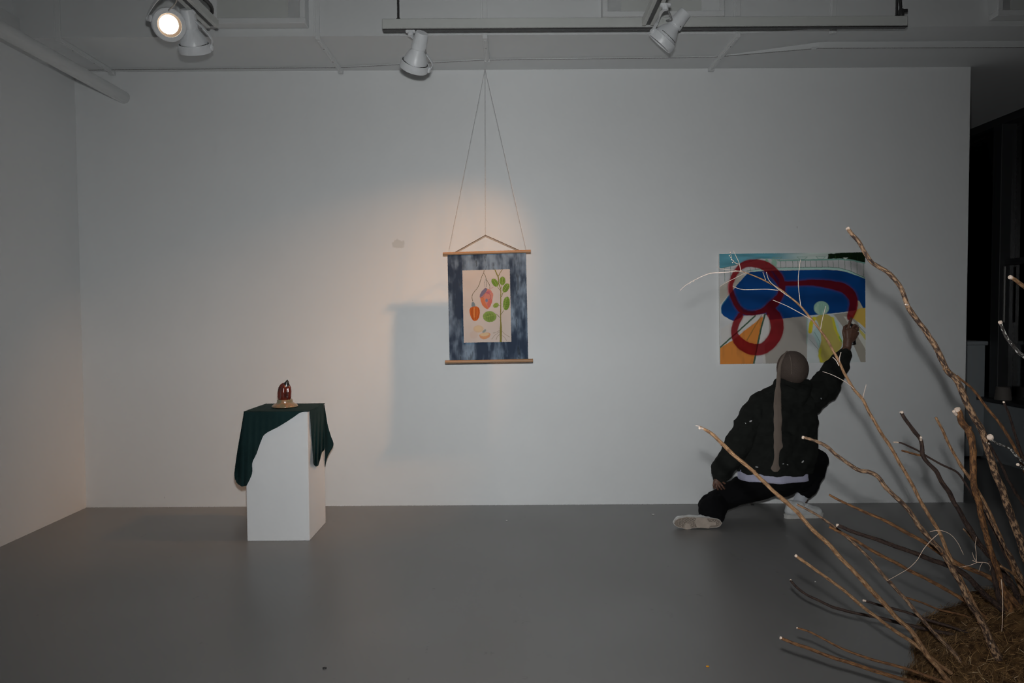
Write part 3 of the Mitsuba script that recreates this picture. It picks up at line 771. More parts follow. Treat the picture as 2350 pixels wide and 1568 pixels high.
part(t, 'connector', cat(cbox((x - 0.012, YR - 0.02, zr0 + hh), (x + 0.016, YR + 0.02, zr0 + hh + 0.045), 0.006), moved(lathe([(0, -0.03), (0.011, -0.03), (0.011, 0.02), (0, 0.02)], 12), frame_to((1, 0, 0.1)), (x + 0.02, YR, zr0 + hh + 0.035)),
                         tubem(spline([(x + 0.002, YR, zr0 + hh + 0.04), (x - 0.006, YR, zr0 + 0.2), (x - 0.002, YR, zr0 + 0.5)], 20), 0.009, 8, bump=0.3)), 'dark_metal', 40, 'black cable connector')


def short_rail(px, py, Y, label):
    e = W(px, py, Y); x, z = e[0], e[2]
    t_ = thing('track_rail', label, 'lighting rail')
    w_, h_ = 0.037, 0.024
    part(t_, 'housing', cat(cbox((x - w_, 1.5, z - h_), (x - 0.014, Y, z + h_), 0.002), cbox((x + 0.014, 1.5, z - h_), (x + w_, Y, z + h_), 0.002), cbox((x - w_, 1.5, z + h_ - 0.012), (x + w_, Y, z + h_), 0.002)), 'rail_paint', False)
    part(t_, 'slot', cbox((x - 0.0135, 1.5, z - h_ + 0.008), (x + 0.0135, Y - 0.004, z + h_ - 0.013), 0.001), 'dark_metal', False, 'dark contact slot')
    part(t_, 'conduit', tubem(spline([(x + 0.03, Y - 0.08, z + h_ + 0.01), (x + 0.04, Y - 0.13, z + 0.06), (x + 0.03, Y - 0.3, z + 0.09), (x + 0.03, Y - 0.5, z + 0.3)], 40), 0.011, 8, bump=0.25), 'dark_metal', 40, 'black flexible conduit')
    for yy in (Y - 0.5, Y - 2.0):
        part(t_, 'rod', tubem([(x, yy, z + h_), (x, yy, 4.3)], 0.006, 8), 'dark_metal', 40)
    return x, z - h_


xr1, zr1 = short_rail(488, 55, 4.55, 'short lighting rail end carrying the two left track lamps')
xr2, zr2 = short_rail(1487, 50, 4.62, 'short lighting rail end above the third track lamp')

# track lamps ---------------------------------------------------------------
mat('lens_glass', (0.25, 0.26, 0.27), 0.08, 0.6, 0.3)
mat('inner_ring', (0.10, 0.06, 0.035), 0.3, 0.5)


def track_lamp(label, px, py, Y, axis, rail_pt, side, lit=None):
    """px, py, Y: middle of the ring; axis: where the mouth faces; side: which way the arm leaves the ring."""
    c = W(px, py, Y); a = np.array(axis, float); a /= np.linalg.norm(a)
    R = frame_to(a, side)                       # local z = mouth direction, local x = arm side
    t_ = thing('track_lamp', label, 'track lamp')
    S = 1.0
    ring = lathe([(0.079, 0.024), (0.085, 0.026), (0.089, 0.024), (0.091, 0.0), (0.089, -0.022), (0.086, -0.024), (0.082, -0.022), (0.080, 0.0), (0.079, 0.024)], 48)
    part(t_, 'ring', moved(ring, R, c), 'white_enamel', 40)
    bulb = lathe([(0, 0.006), (0.0, 0.006), (0.073, 0.004), (0.077, -0.006), (0.076, -0.022), (0.070, -0.045), (0.056, -0.075), (0.041, -0.10), (0.035, -0.118), (0.033, -0.13), (0, -0.13)], 48)
    part(t_, 'bulb', moved(bulb, R, c), 'white_enamel' if not lit else 'white_enamel', 40)
    capm = lathe([(0.034, -0.108), (0.046, -0.108), (0.0475, -0.112), (0.047, -0.12), (0.039, -0.205), (0.036, -0.210), (0.030, -0.211), (0.0, -0.209)], 40)
    part(t_, 'cap', moved(capm, R, c), 'white_enamel', 40)
    part(t_, 'screw', moved(trimesh.creation.icosphere(2, 0.0045), np.eye(3), c + R @ np.array([-0.012, -0.042, -0.125])), 'dark_metal', 40, 'dark screw')
    # spring clips round the back of the ring and the retaining wire
    w1 = np.array([c + R @ np.array([0.0795 * math.cos(q), 0.0795 * math.sin(q), -0.021 - 0.002 * math.sin(3 * q)]) for q in np.linspace(0, 2 * np.pi, 41)])
    w2 = np.array([c + R @ np.array([0.072 * math.cos(q), 0.072 * math.sin(q), -0.040]) for q in np.linspace(-2.6, -0.5, 20)])
    part(t_, 'spring_wire', cat(tubem(w1, 0.0028, 6), tubem(w2, 0.0016, 6)), 'dark_metal', 40, 'dark spring wire')
    # arm from the ring to the rail
    p0 = c + R @ np.array([0.094, 0, 0.0])
    rp_ = np.asarray(rail_pt, float)
    p1 = c + R @ np.array([0.105, 0, -0.05])
    top = rp_ - np.array([0, 0, 0.03])
    path = spline([p0, p1, p1 * 0.35 + top * 0.65 + R @ np.array([0.012, 0, 0]), top], 14)
    arm = []
    wdir = R[:, 1]
    for q0, q1 in zip(path[:-1], path[1:]):
        d = q1 - q0; nn = np.cross(d, wdir); nn /= np.linalg.norm(nn)
        arm.append(trimesh.convex.convex_hull(np.array([q + s1 * 0.016 * wdir + s2 * 0.0018 * nn for q in (q0, q1) for s1 in (-1, 1) for s2 in (-1, 1)])))
    part(t_, 'arm', cat(*arm), 'white_enamel', 30)
    part(t_, 'pivot', moved(lathe([(0, -0.004), (0.018, -0.004), (0.019, 0.004), (0.012, 0.010), (0, 0.010)], 20), frame_to(R[:, 0]), p0), 'white_enamel', 40)
    part(t_, 'adapter', cat(moved(lathe([(0, 0), (0.017, 0), (0.018, 0.01), (0.015, 0.034), (0, 0.034)], 18), np.eye(3), rp_ - np.array([0, 0, 0.034])), cbox(rp_ + np.array([-0.03, -0.014, -0.014]), rp_ + np.array([0.03, 0.014, 0.002]), 0.003)), 'white_enamel', 40)
    cab = spline([rp_ + np.array([0.012, 0, -0.02]), (rp_ + c) / 2 + np.array([0.05, 0.0, 0.02]), c + R @ np.array([0.055, 0.02, -0.10]), c + R @ np.array([0.042, 0.01, -0.125])], 24)
    part(t_, 'cord', tubem(cab, 0.0035, 6), 'grey_cable', 40, 'thin grey flex')
    if lit:
        part(t_, 'rim', moved(lathe([(0.064, 0.022), (0.064, 0.028), (0.084, 0.028), (0.088, 0.024), (0.084, 0.022)], 48), R, c), 'white_enamel', 40)
        part(t_, 'inner_sleeve', moved(lathe([(0.066, 0.026), (0.054, 0.006), (0.052, 0.004), (0.066, 0.004)], 40), R, c), 'inner_ring', 40, 'warm lit inner sleeve')
        key = part(t_, 'lens', moved(lathe([(0, 0.012), (0.03, 0.011), (0.048, 0.008), (0.052, 0.005), (0.0, 0.005)], 40), R, c), 'lens_glass', 40, 'glowing lens')
        scene[key]['emitter'] = {'type': 'area', 'radiance': rgb(lit)}
    else:
        part(t_, 'lens', moved(lathe([(0, 0.012), (0.05, 0.010), (0.072, 0.007), (0.072, 0.0062), (0.0, 0.0062)], 40), R, c), 'lens_glass', 40)
    return c, a


cA, aA = track_lamp('lit track lamp facing the camera at the upper left', 387, 56, 4.22, (0.60, -0.83, -0.50), (xr1 - 0.02, 3.98, zr1), (-0.8, -0.4, 0.2), lit=(5.0, 4.0, 2.9))
cB, aB = track_lamp('unlit white track lamp just right of the lit one, aimed down', 447, 110, 4.40, (-0.02, 0.52, -0.84), (xr1 - 0.03, 4.30, zr1), (0.95, 0.1, 0.1))
cC, aC = track_lamp('white track lamp hanging from the left end of the long rail', 951, 150, YR, (-0.31, 0.58, -0.76), (W(942, 72, YR)[0], YR, zr0 - hh - 0.006), (0.85, 0.1, -0.2))
cD, aD = track_lamp('white track lamp tilted to the left on a straight arm above the pool painting', 1519, 93, 4.68, (-0.64, 0.30, -0.72), (xr2 + 0.04, 4.30, zr2), (-0.62, -0.55, 0.5))


def spot(key, origin, target, power, cutoff, beam):
    # seven small sources spread over the lens, so that its shadows are as soft as a wide lamp's
    ax = np.asarray(target, float) - origin; Rf = frame_to(ax)
    for i in range(7):
        off = np.zeros(3) if i == 0 else Rf @ np.array([0.052 * math.cos(i * math.pi / 3), 0.052 * math.sin(i * math.pi / 3), 0])
        scene[f'{key}_{i + 1}'] = {'type': 'spot', 'to_world': T().look_at(origin=list(map(float, origin + off)), target=list(map(float, target + off)), up=[0.1, 0.2, 0.97]), 'intensity': rgb(np.array(WARM) * power / 7), 'cutoff_angle': cutoff, 'beam_width': beam, 'sampling_weight': 0.4}


pD = cD + aD * 0.03
spot('lamp_d_beam', pD, W(740, 905, YW), SPOT_D, 25.0, 3.0)
pA = cA + aA * 0.03
spot('lamp_a_beam', pA, pA + aA, SPOT_A, 34.0, 12.0)

# ------------------------------------------------------------------ the person
M = m3.Manifold


def S(px, py, Y, rpx):
    return W(px, py, Y), rpx / FPX * Y


def ball(c, r, seg=20, sc=None):
    b = M.sphere(1.0, seg).scale([r, r, r] if sc is None else list(sc))
    return b.translate([float(x) for x in c])


def hull(balls, seg=20):
    return M.batch_hull([ball(c, r, seg) for c, r in balls])


def chain(pts, seg=20):
    b = [S(*p) if np.ndim(p[0]) == 0 else p for p in pts]
    return [hull([b[i], b[i + 1]], seg) for i in range(len(b) - 1)]


def union(ms):
    return M.batch_boolean(ms, m3.OpType.Add)


def tri(m):
    mm = m.to_mesh()
    return trimesh.Trimesh(mm.vert_properties[:, :3], mm.tri_verts, process=True)


def fluid(m, length, it=12, wr=0.0, sc=0.05, seed=0, stretch=(1, 1, 1)):
    """Refined, smoothed and (for cloth) wrinkled."""
    t_ = tri(m.refine_to_length(length))
    t_.merge_vertices()
    if it: trimesh.smoothing.filter_taubin(t_, lamb=0.5, nu=0.52, iterations=it)
    if wr:
        v = np.array(t_.vertices); q = v / sc * np.array(stretch)
        f = (meshkit.noise(q, seed) - 0.5) + 0.5 * (meshkit.noise(q * 2.1, seed + 1) - 0.5)
        ridge = 1 - np.abs(2 * meshkit.noise(q * 0.8 + 3, seed + 2) - 1) * 2
        t_.vertices = v + np.array(t_.vertex_normals) * (wr * (f + 0.6 * np.clip(ridge, 0, 1)))[:, None]
    return t_


mat('skin', proc(lambda p, n, uv: mi.Color3f(0.125, 0.062, 0.042) * (0.85 + 0.3 * fbm(p.x * 60, p.y * 60, p.z * 60))), 0.5, 0.4)
mat('hoodie_cloth', proc(lambda p, n, uv: mi.Color3f(0.0135, 0.0148, 0.0135) * (0.7 + 0.6 * fbm(p.x * 30, p.y * 30, p.z * 30))), 0.9, 0.15)
mat('trouser_cloth', (0.0045, 0.0045, 0.0055), 0.9, 0.12)
mat('shirt_cloth', (0.46, 0.46, 0.60), 0.85, 0.15)
mat('durag_cloth', proc(lambda p, n, uv: mi.Color3f(0.088, 0.066, 0.056) * (0.8 + 0.4 * noise(p.x * 500, p.y * 500, p.z * 500))), 0.75, 0.25)
mat('durag_seam', (0.175, 0.138, 0.115), 0.75, 0.25)
mat('sock_knit', (0.50, 0.52, 0.57), 0.9, 0.1)
mat('shoe_leather', proc(lambda p, n, uv: mi.Color3f(0.62, 0.635, 0.64) * (0.75 + 0.4 * fbm(p.x * 35, p.y * 35, p.z * 35))), 0.5, 0.35)
mat('shoe_sole', proc(lambda p, n, uv: mi.Color3f(0.56, 0.55, 0.53) * (0.7 + 0.45 * fbm(p.x * 28, p.y * 28, p.z * 28))), 0.7, 0.25)
mat('tread_rubber', proc(lambda p, n, uv: mi.Color3f(0.40, 0.335, 0.285) * (0.75 + 0.4 * fbm(p.x * 40, p.y * 40, p.z * 40))), 0.7, 0.25)
mat('tread_dark', (0.075, 0.062, 0.055), 0.8, 0.2)

per = thing('person', 'person in black hoodie and brown durag squatting, spraying red paint on the canvas', 'person')
hd = W(1818, 846, 5.39)
body = []
body.append(ball(hd, 0, 32, (0.086, 0.104, 0.118)))
body.append(hull([(hd + [0, 0.065, -0.085], 0.036), (hd + [0.03, 0.03, -0.07], 0.04), (hd + [-0.03, 0.03, -0.07], 0.04), (hd + [0, 0.0, -0.03], 0.08)]))      # jaw
body.append(hull([(hd + [0, 0.098, 0.0], 0.010), (hd + [0, 0.118, -0.03], 0.013), (hd + [0.012, 0.1, -0.034], 0.009), (hd + [-0.012, 0.1, -0.034], 0.009)]))    # nose
body.append(hull([(hd + [-0.018, 0.098, -0.062], 0.007), (hd + [0.018, 0.098, -0.062], 0.007), (hd + [0, 0.103, -0.06], 0.008)]))                                # lips
for s in (-1, 1):
    body.append(hull([(hd + [s * 0.086, 0.0, 0.012], 0.012), (hd + [s * 0.084, 0.004, -0.03], 0.009), (hd + [s * 0.095, -0.012, 0.006], 0.008)]))              # ears
    body.append(hull([(hd + [s * 0.034, 0.085, 0.022], 0.014), (hd + [s * 0.015, 0.093, 0.02], 0.010), (hd + [s * 0.052, 0.075, 0.018], 0.010)]))              # brows
    body.append(ball(hd + [s * 0.033, 0.087, 0.002], 0.0125, 16))
nk = W(1817, 892, 5.38)
body += [hull([(hd + [0, -0.01, -0.07], 0.058), (nk, 0.060)])]
body += [hull([(nk, 0.055), S(1762, 925, 5.36, 18), S(1855, 922, 5.39, 18), S(1800, 960, 5.34, 30)]), hull([S(1762, 930, 5.36, 20), S(1852, 928, 5.38, 20), S(1770, 1020, 5.32, 26), S(1828, 1018, 5.33, 26), S(1790, 1080, 5.29, 30)])]
body += chain([(1752, 928, 5.36, 18), (1700, 1020, 5.28, 13), (1654, 1092, 5.225, 9)])
body += chain([(1860, 912, 5.40, 18), (1908, 862, 5.53, 13), (1943, 800, 5.605, 9.2)])
body += chain([(1762, 1102, 5.29, 26), (1645, 1150, 5.33, 18), (1636, 1184, 5.17, 12)])
body += chain([(1828, 1095, 5.30, 26), (1872, 1058, 5.42, 18), (1847, 1140, 5.39, 9)])
body += [hull([S(1762, 1098, 5.29, 26), S(1828, 1092, 5.30, 26), S(1795, 1098, 5.27, 26)])]
body += chain([(1847, 1140, 5.39, 9), (1832, 1170, 5.385, 8.5)])                                                                                     # right foot
body += [hull([S(1826, 1176, 5.385, 6), S(1862, 1182, 5.42, 5)])]
body += [hull([S(1636, 1190, 5.17, 11), S(1600, 1203, 5.135, 10)]), hull([S(1600, 1203, 5.135, 10), S(1572, 1205, 5.125, 8)])]                        # left foot
bm = fluid(union(body), 0.016, 8)
core = M(m3.Mesh(np.asarray(bm.vertices, np.float32), np.asarray(bm.faces, np.uint32)))

# right hand: holds the can, index finger on the nozzle
yh = 5.615
rh = [hull([S(1944, 797, 5.607, 9), S(1946, 780, yh, 10)]),
      hull([S(1946, 782, yh, 9.5), S(1944, 760, yh - 0.004, 5.5), S(1953, 757, yh - 0.006, 5.5), S(1961, 760, yh - 0.004, 5.0), S(1964, 768, yh, 5.0), S(1957, 778, yh, 6)])]
fing = [[(1945, 758, yh - 0.004, 3.4), (1949, 744, yh - 0.002, 3.0), (1953, 734, yh + 0.012, 2.7), (1953.5, 731, yh + 0.030, 2.4)],
        [(1953, 757, yh - 0.006, 3.4), (1961, 746, yh - 0.002, 3.0), (1966, 749, yh + 0.026, 2.7), (1959, 753, yh + 0.046, 2.4)],
        [(1961, 760, yh - 0.004, 3.3), (1968, 752, yh + 0.000, 2.9), (1969, 757, yh + 0.030, 2.6), (1962, 761, yh + 0.047, 2.3)],
        [(1964, 768, yh, 3.0), (1969, 764, yh + 0.006, 2.6), (1968, 768, yh + 0.03, 2.3), (1962, 770, yh + 0.043, 2.1)],
        [(1940, 778, yh + 0.002, 4.2), (1936, 763, yh + 0.004, 3.4), (1938, 751, yh + 0.014, 2.9), (1944, 747, yh + 0.026, 2.6)]]
for f in fing: rh += chain(f, 14)
rhm = fluid(union(rh), 0.0035, 6)
# left hand: lies on the thigh
yl = 5.215
lh = [hull([S(1652, 1094, 5.225, 9), S(1648, 1104, yl, 7)]), hull([S(1648, 1100, yl, 7.5), S(1641, 1110, yl - 0.01, 4.5), S(1648, 1114, yl - 0.014, 4.5), S(1655, 1112, yl - 0.012, 4.5)])]
for f in [[(1640, 1110, yl - 0.008, 3.2), (1638, 1118, yl - 0.016, 2.8), (1641, 1125, yl - 0.006, 2.4)], [(1645, 1113, yl - 0.012, 3.2), (1646, 1122, yl - 0.024, 2.8), (1650, 1129, yl - 0.012, 2.4)],
          [(1650, 1114, yl - 0.012, 3.2), (1654, 1122, yl - 0.026, 2.8), (1659, 1128, yl - 0.014, 2.4)], [(1655, 1111, yl - 0.008, 3.0), (1661, 1119, yl - 0.022, 2.6), (1667, 1127, yl - 0.01, 2.3)],
          [(1652, 1102, yl, 3.6), (1660, 1107, yl - 0.016, 3.0), (1668, 1113, yl - 0.012, 2.5)]]:
    lh += chain(f, 14)
lhm = fluid(union(lh).translate((-W(1649, 1100, 5.215)).tolist()).scale([0.86, 0.86, 0.86]).translate((W(1647, 1099, 5.215)).tolist()), 0.0035, 6)


def asM(t_):
    return M(m3.Mesh(np.asarray(t_.vertices, np.float32), np.asarray(t_.faces, np.uint32)))


whole = core + asM(rhm) + asM(lhm)
part(per, 'body', tri(whole), 'skin', 50, 'brown skin of hands and wrist')

# trousers
tr = [hull([S(1742, 1092, 5.29, 32), S(1826, 1090, 5.30, 33), S(1790, 1106, 5.25, 35)])]
tr += chain([(1768, 1106, 5.28, 36), (1700, 1126, 5.31, 30), (1646, 1150, 5.33, 25)]) + [hull([S(1646, 1150, 5.33, 25), S(1634, 1172, 5.20, 31)]), hull([S(1634, 1172, 5.20, 31), S(1636, 1178, 5.165, 26)])]
tr += [hull([S(1655, 1142, 5.34, 22), S(1628, 1160, 5.26, 24)])]
tr += chain([(1830, 1096, 5.30, 34), (1872, 1058, 5.42, 26)]) + chain([(1872, 1058, 5.42, 26), (1858, 1110, 5.40, 22), (1848, 1127, 5.39, 17)])
part(per, 'trousers', fluid(union(tr), 0.014, 6, 0.012, 0.06, 5), 'trouser_cloth', 60, 'loose black trousers')

# white shirt under the hoodie
def tw(lst):
    return [S(*q) for q in lst]


torso_low = tw([(1736, 1078, 5.30, 44), (1816, 1076, 5.30, 42), (1780, 1080, 5.24, 40)])
drop = [(c - np.array([0, 0, 0.13]), r * 0.985) for c, r in torso_low]
up_ = [(c + np.array([0, 0, 0.03]), r * 0.93) for c, r in torso_low]
sh = hull(drop + up_, 32).trim_by_plane([0, 0, 1.0], 0.303).trim_by_plane([0, 0, -1.0], -0.372)
part(per, 'shirt', fluid(sh, 0.014, 2, 0.006, 0.07, 11, (1, 1, 0.3)), 'shirt_cloth', 50, 'white shirt hem')

# hoodie
ho = [hull(tw([(1752, 928, 5.36, 28), (1846, 926, 5.38, 30), (1818, 905, 5.38, 34), (1735, 1000, 5.33, 38), (1832, 1000, 5.35, 40), (1780, 960, 5.28, 34)])),
      hull(tw([(1735, 1000, 5.33, 38), (1832, 1000, 5.35, 40), (1832, 1040, 5.33, 42), (1780, 1020, 5.25, 38)]) + torso_low + [(c - np.array([0, 0, 0.10]), r) for c, r in torso_low], 28)]
ho += [hull(tw([(1815, 892, 5.38, 27), (1757, 918, 5.36, 22), (1862, 912, 5.40, 22)]))]
ho += [hull(tw([(1790, 884, 5.37, 13), (1800, 905, 5.31, 18), (1830, 905, 5.31, 18)])), hull(tw([(1850, 883, 5.38, 13), (1838, 902, 5.31, 18), (1810, 908, 5.31, 18)])), hull(tw([(1815, 905, 5.30, 17), (1815, 935, 5.30, 20), (1800, 920, 5.30, 18), (1832, 920, 5.30, 18)]))]
trunk = union(ho).trim_by_plane([0, 0, 1.0], 0.357); ho = [trunk]
ho += chain([(1750, 926, 5.36, 28), (1726, 958, 5.32, 30), (1706, 1000, 5.29, 31), (1683, 1042, 5.26, 27), (1660, 1074, 5.24, 25)]) + chain([(1660, 1074, 5.24, 25), (1654, 1090, 5.23, 17), (1651, 1097, 5.225, 14.5)])
ho += chain([(1856, 918, 5.40, 33), (1893, 888, 5.48, 31), (1914, 852, 5.55, 26)]) + chain([(1914, 852, 5.55, 26), (1930, 826, 5.585, 19), (1938, 812, 5.60, 14)])
hm = union(ho)
hoodie = fluid(hm, 0.014, 5, 0.016, 0.06, 21)
hk = part(per, 'hoodie', hoodie, 'hoodie_cloth', 60, 'black hoodie with small white rips')
# rips that show the white shirt: thin patches on the back of the hoodie
hv, hn = np.array(hoodie.vertices), np.array(hoodie.vertex_normals)
rel = hv - CAM; dep = rel @ FW
hp = np.c_[CX + FPX * (rel @ RT) / dep, CY - FPX * (rel @ UP) / dep]
mat('rip_white', (0.50, 0.50, 0.50), 0.9, 0.1)
for (px, py, lx, lz, an) in ((1723, 967, 3.4, 1.8, 0.4), (1711, 972, 2.2, 0.9, -1.1), (1737, 1072, 3.6, 1.3, 0.0), (1797, 1065, 2.4, 1.1, 0.2), (1807, 1067, 2.2, 1.0, 0.0), (1842, 1060, 4.4, 1.8, 0.55), (1733, 1087, 2.0, 1.2, -0.4), (1884, 915, 1.6, 2.0, 0.0)):
    dd = np.hypot(hp[:, 0] - px, hp[:, 1] - py) + 40 * (hn[:, 1] > 0) + 60 * (dep - dep.min())
    i = int(np.argmin(dd))
    R = frame_to(hn[i], (math.cos(an), 0, math.sin(an)))
    e = trimesh.creation.icosphere(2, 1.0); e.apply_scale([lx / FPX * 5.2, lz / FPX * 5.2, 0.0016])
    q = hv[i] + RT * (px - hp[i, 0]) / FPX * dep[i] + UP * (hp[i, 1] - py) / FPX * dep[i]
    put(unique(hk + '__rip'), moved(e, R, q + hn[i] * 0.002), 'rip_white', True)

# durag: cap, rim, seam, long tail
dc = M.sphere(1.0, 64).scale([0.1075, 0.122, 0.1245]).translate([float(x) for x in hd + [0, -0.005, 0.004]])
dc = dc.trim_by_plane([0.0, -0.55, 0.835], float(np.dot([0.0, -0.55, 0.835], hd + [0, 0.03, -0.05]))) if False else dc.trim_by_plane([0.0, -0.62, 0.785], float(np.dot([0.0, -0.62, 0.785], hd + [0, 0.105, 0.035])))
dg = part(per, 'durag', fluid(dc, 0.010, 2, 0.003, 0.05, 3), 'durag_cloth', 60, 'brown durag cap')


def on_cap(px, py, lift=0.0):
    """Where the line of sight meets the cap's ellipsoid."""
    c = hd + [0, -0.005, 0.004]; s = np.array([0.1075, 0.122, 0.1245]) + lift
    d = ray(px, py) / s; o = (CAM - c) / s
    a, b, cc = d @ d, 2 * d @ o, o @ o - 1
    q = max(b * b - 4 * a * cc, 0)
    return CAM + ray(px, py) * (-b - math.sqrt(q)) / (2 * a)


seam = spline([on_cap(*q, 0.0035) for q in ((1808, 806), (1813, 818), (1816, 835), (1817, 855), (1816.5, 880))], 30)
put(unique(dg + '__seam'), tubem(seam, 0.0022, 6), 'durag_seam', 50)
yt = 5.145
tail = [on_cap(1806, 806, 0.004), on_cap(1796, 822, 0.006), on_cap(1789, 845, 0.008)]
tw_px = [(1786, 878, 5.235, 10), (1785, 900, 5.20, 14), (1784, 930, 5.175, 17), (1785, 960, 5.165, 18), (1784.5, 995, 5.155, 17), (1785, 1012, 5.150, 17), (1786, 1025, 5.146, 20), (1783, 1036, 5.143, 12), (1782, 1052, 5.135, 12), (1780, 1066, 5.13, 14), (1779.5, 1076, 5.125, 21), (1780, 1083, 5.122, 8)]
cen = np.vstack([np.array(tail), np.array([W(a, b, c) for a, b, c, _ in tw_px])])
wid = np.array([3, 7, 9] + [w_ for *_, w_ in tw_px]) / 2 / FPX * 5.17
# let the tail lie just off the hoodie's back
for i in range(3, len(cen)):
    r_ = cen[i] - CAM; d_ = r_ @ FW
    pp = np.array([CX + FPX * (r_ @ RT) / d_, CY - FPX * (r_ @ UP) / d_])
    near = np.hypot(hp[:, 0] - pp[0], hp[:, 1] - pp[1]) < 14
    if near.any():
        ymin = hv[near, 1].min()
        cen[i] = W(pp[0], pp[1], ymin - 0.008)
cs = spline(np.c_[cen, wid], 90)
tailg = np.array([[c[:3] + np.array([s * c[3], -0.004 * (1 - s * s), 0.0]) for s in np.linspace(-1, 1, 9)] for c in cs])
tw_ = 1 + 0.22 * (meshkit.noise(np.c_[np.arange(90) / 5.0, np.zeros(90), np.zeros(90)]) - 0.5)[:, None, None] * np.array([1, 0, 0])
tailg = cs[:, None, :3] + (tailg - cs[:, None, :3]) * tw_
put(unique(dg + '__tail'), sheet(tailg, 0.004), 'durag_seam', True)
labels[dg + '__tail'] = {'label': 'long lighter brown hanging tail'}


# shoes ---------------------------------------------------------------------
def foot_outline(Ls, n=72, grow=0.0):
    pts = []
    for q in np.linspace(0, 2 * np.pi, n, endpoint=False):
        x = 0.5 - 0.5 * math.cos(q)
        prof = np.interp(x, [0, .03, .1, .25, .42, .6, .75, .9, .97, 1], [0, .16, .25, .285, .265, .32, .345, .27, .16, 0])
        side = 1 if math.sin(q) > 0 else -1
        bend = 0.03 * math.sin(math.pi * x)
        pts.append((x * Ls, (side * prof + bend) * 0.50 * Ls / 1.45))
    return Polygon(pts).buffer(0.004 + grow).buffer(0)


def shoe(Ls):
    ol = foot_outline(Ls)
    sole = trimesh.creation.extrude_polygon(ol.simplify(0.0005), 0.030)
    ring2 = trimesh.creation.extrude_polygon(ol.buffer(0.002).simplify(0.0005), 0.006); ring2.apply_translation([0, 0, 0.022])
    H = [hull([((0.042, 0, 0.050), 0.036), ((0.045, 0, 0.098), 0.031), ((0.115, 0, 0.088), 0.034)]), hull([((0.042, 0, 0.05), 0.036), ((0.13, 0.002, 0.05), 0.037), ((0.12, 0, 0.088), 0.027)]),
         hull([((0.13, 0, 0.055), 0.037), ((0.21, 0.004, 0.042), 0.040), ((0.15, 0, 0.082), 0.020)]), hull([((0.21, 0.004, 0.042), 0.040), ((Ls - 0.046, 0.004, 0.036), 0.037)])]
    u = union(H).trim_by_plane([0, 0, 1.0], 0.026)
    upper = fluid(u, 0.009, 8, 0.004, 0.05, 3)
    laces = []
    for i, x in enumerate(np.linspace(0.135, 0.195, 5)):
        z = np.interp(x, [0.13, 0.16, 0.2], [0.106, 0.098, 0.082]) + 0.002
        laces.append(tubem(spline([(x, -0.026, z - 0.014), (x + 0.004, 0, z + 0.003), (x, 0.028, z - 0.014)], 10), 0.0032, 6))
    return sole, ring2, upper, cat(*laces)


def place_shoe(lbl, Rm, o, Ls):
    so, r2, upr, lac = shoe(Ls)
    k = unique(per + '__shoe')
    put(k, moved(upr, Rm, o), 'shoe_leather', 60); labels[k] = {'label': lbl}
    put(k + '__sole', moved(cat(so, r2), Rm, o), 'shoe_sole', 30)
    put(k + '__laces', moved(lac, Rm, o), 'shoe_leather', 50)
    return k


ha, ta = FL(1800, 1188), FL(1877, 1185)
hx = (ta - ha) / np.linalg.norm(ta - ha)
Rr = np.column_stack([hx, np.cross([0, 0, 1], hx), [0, 0, 1]])
place_shoe('off-white sneaker standing on the floor', Rr, ha + Rr @ np.array([-0.008, -0.02, 0.0]) + np.array([0, 0, 0.001]), 0.292)
put(unique(per + '__sock'), fluid(union(chain([(1852, 1114, 5.39, 12), (1847, 1126, 5.39, 13.5), (1838, 1143, 5.39, 13.5), (1832, 1155, 5.385, 12)])), 0.010, 3, 0.006, 0.03, 4, (1, 1, 2)), 'sock_knit', 60)
labels[per + '__sock'] = {'label': 'pale grey ribbed sock'}
# left shoe: lies on its side, sole to the room
Y0, LL = 5.075, 0.325
lc = W(1601.5, 1203, Y0)
Rl = np.column_stack([[-1, 0, 0.01], [0.01, 0, 1], [0, 1, 0]])
lo = lc + Rl @ np.array([-LL / 2, -0.004, 0.0])
lowz = min((lo + Rl @ np.array([x, y, 0]))[2] for x, y in foot_outline(LL, 72).exterior.coords)
lo = lo + np.array([0, 0, 0.003 - lowz])
kl = place_shoe('off-white sneaker turned to show its patterned sole', Rl, lo, LL)
put(unique(per + '__sock'), fluid(union(chain([(1632, 1186, 5.20, 15), (1628, 1192, 5.155, 15)])), 0.010, 3, 0.004, 0.03, 4), 'sock_knit', 60)
# tread: studs, edge teeth, pivot disc and arch plate stand proud of the sole
ol = foot_outline(LL); tread, dark = [], []
base_ = trimesh.creation.extrude_polygon(ol.buffer(-0.002).simplify(0.0005), 0.0012); base_.apply_translation([0, 0, -0.0008])
mat('tread_base', (0.20, 0.165, 0.14), 0.75, 0.2); put(kl + '__tread_base', moved(base_, Rl, lo), 'tread_base', 40)


def to_local(px, py):
    """Sole coordinates of a measured point."""
    p = W(px, py, Y0) - lo
    return np.array([p @ Rl[:, 0], p @ Rl[:, 1]])


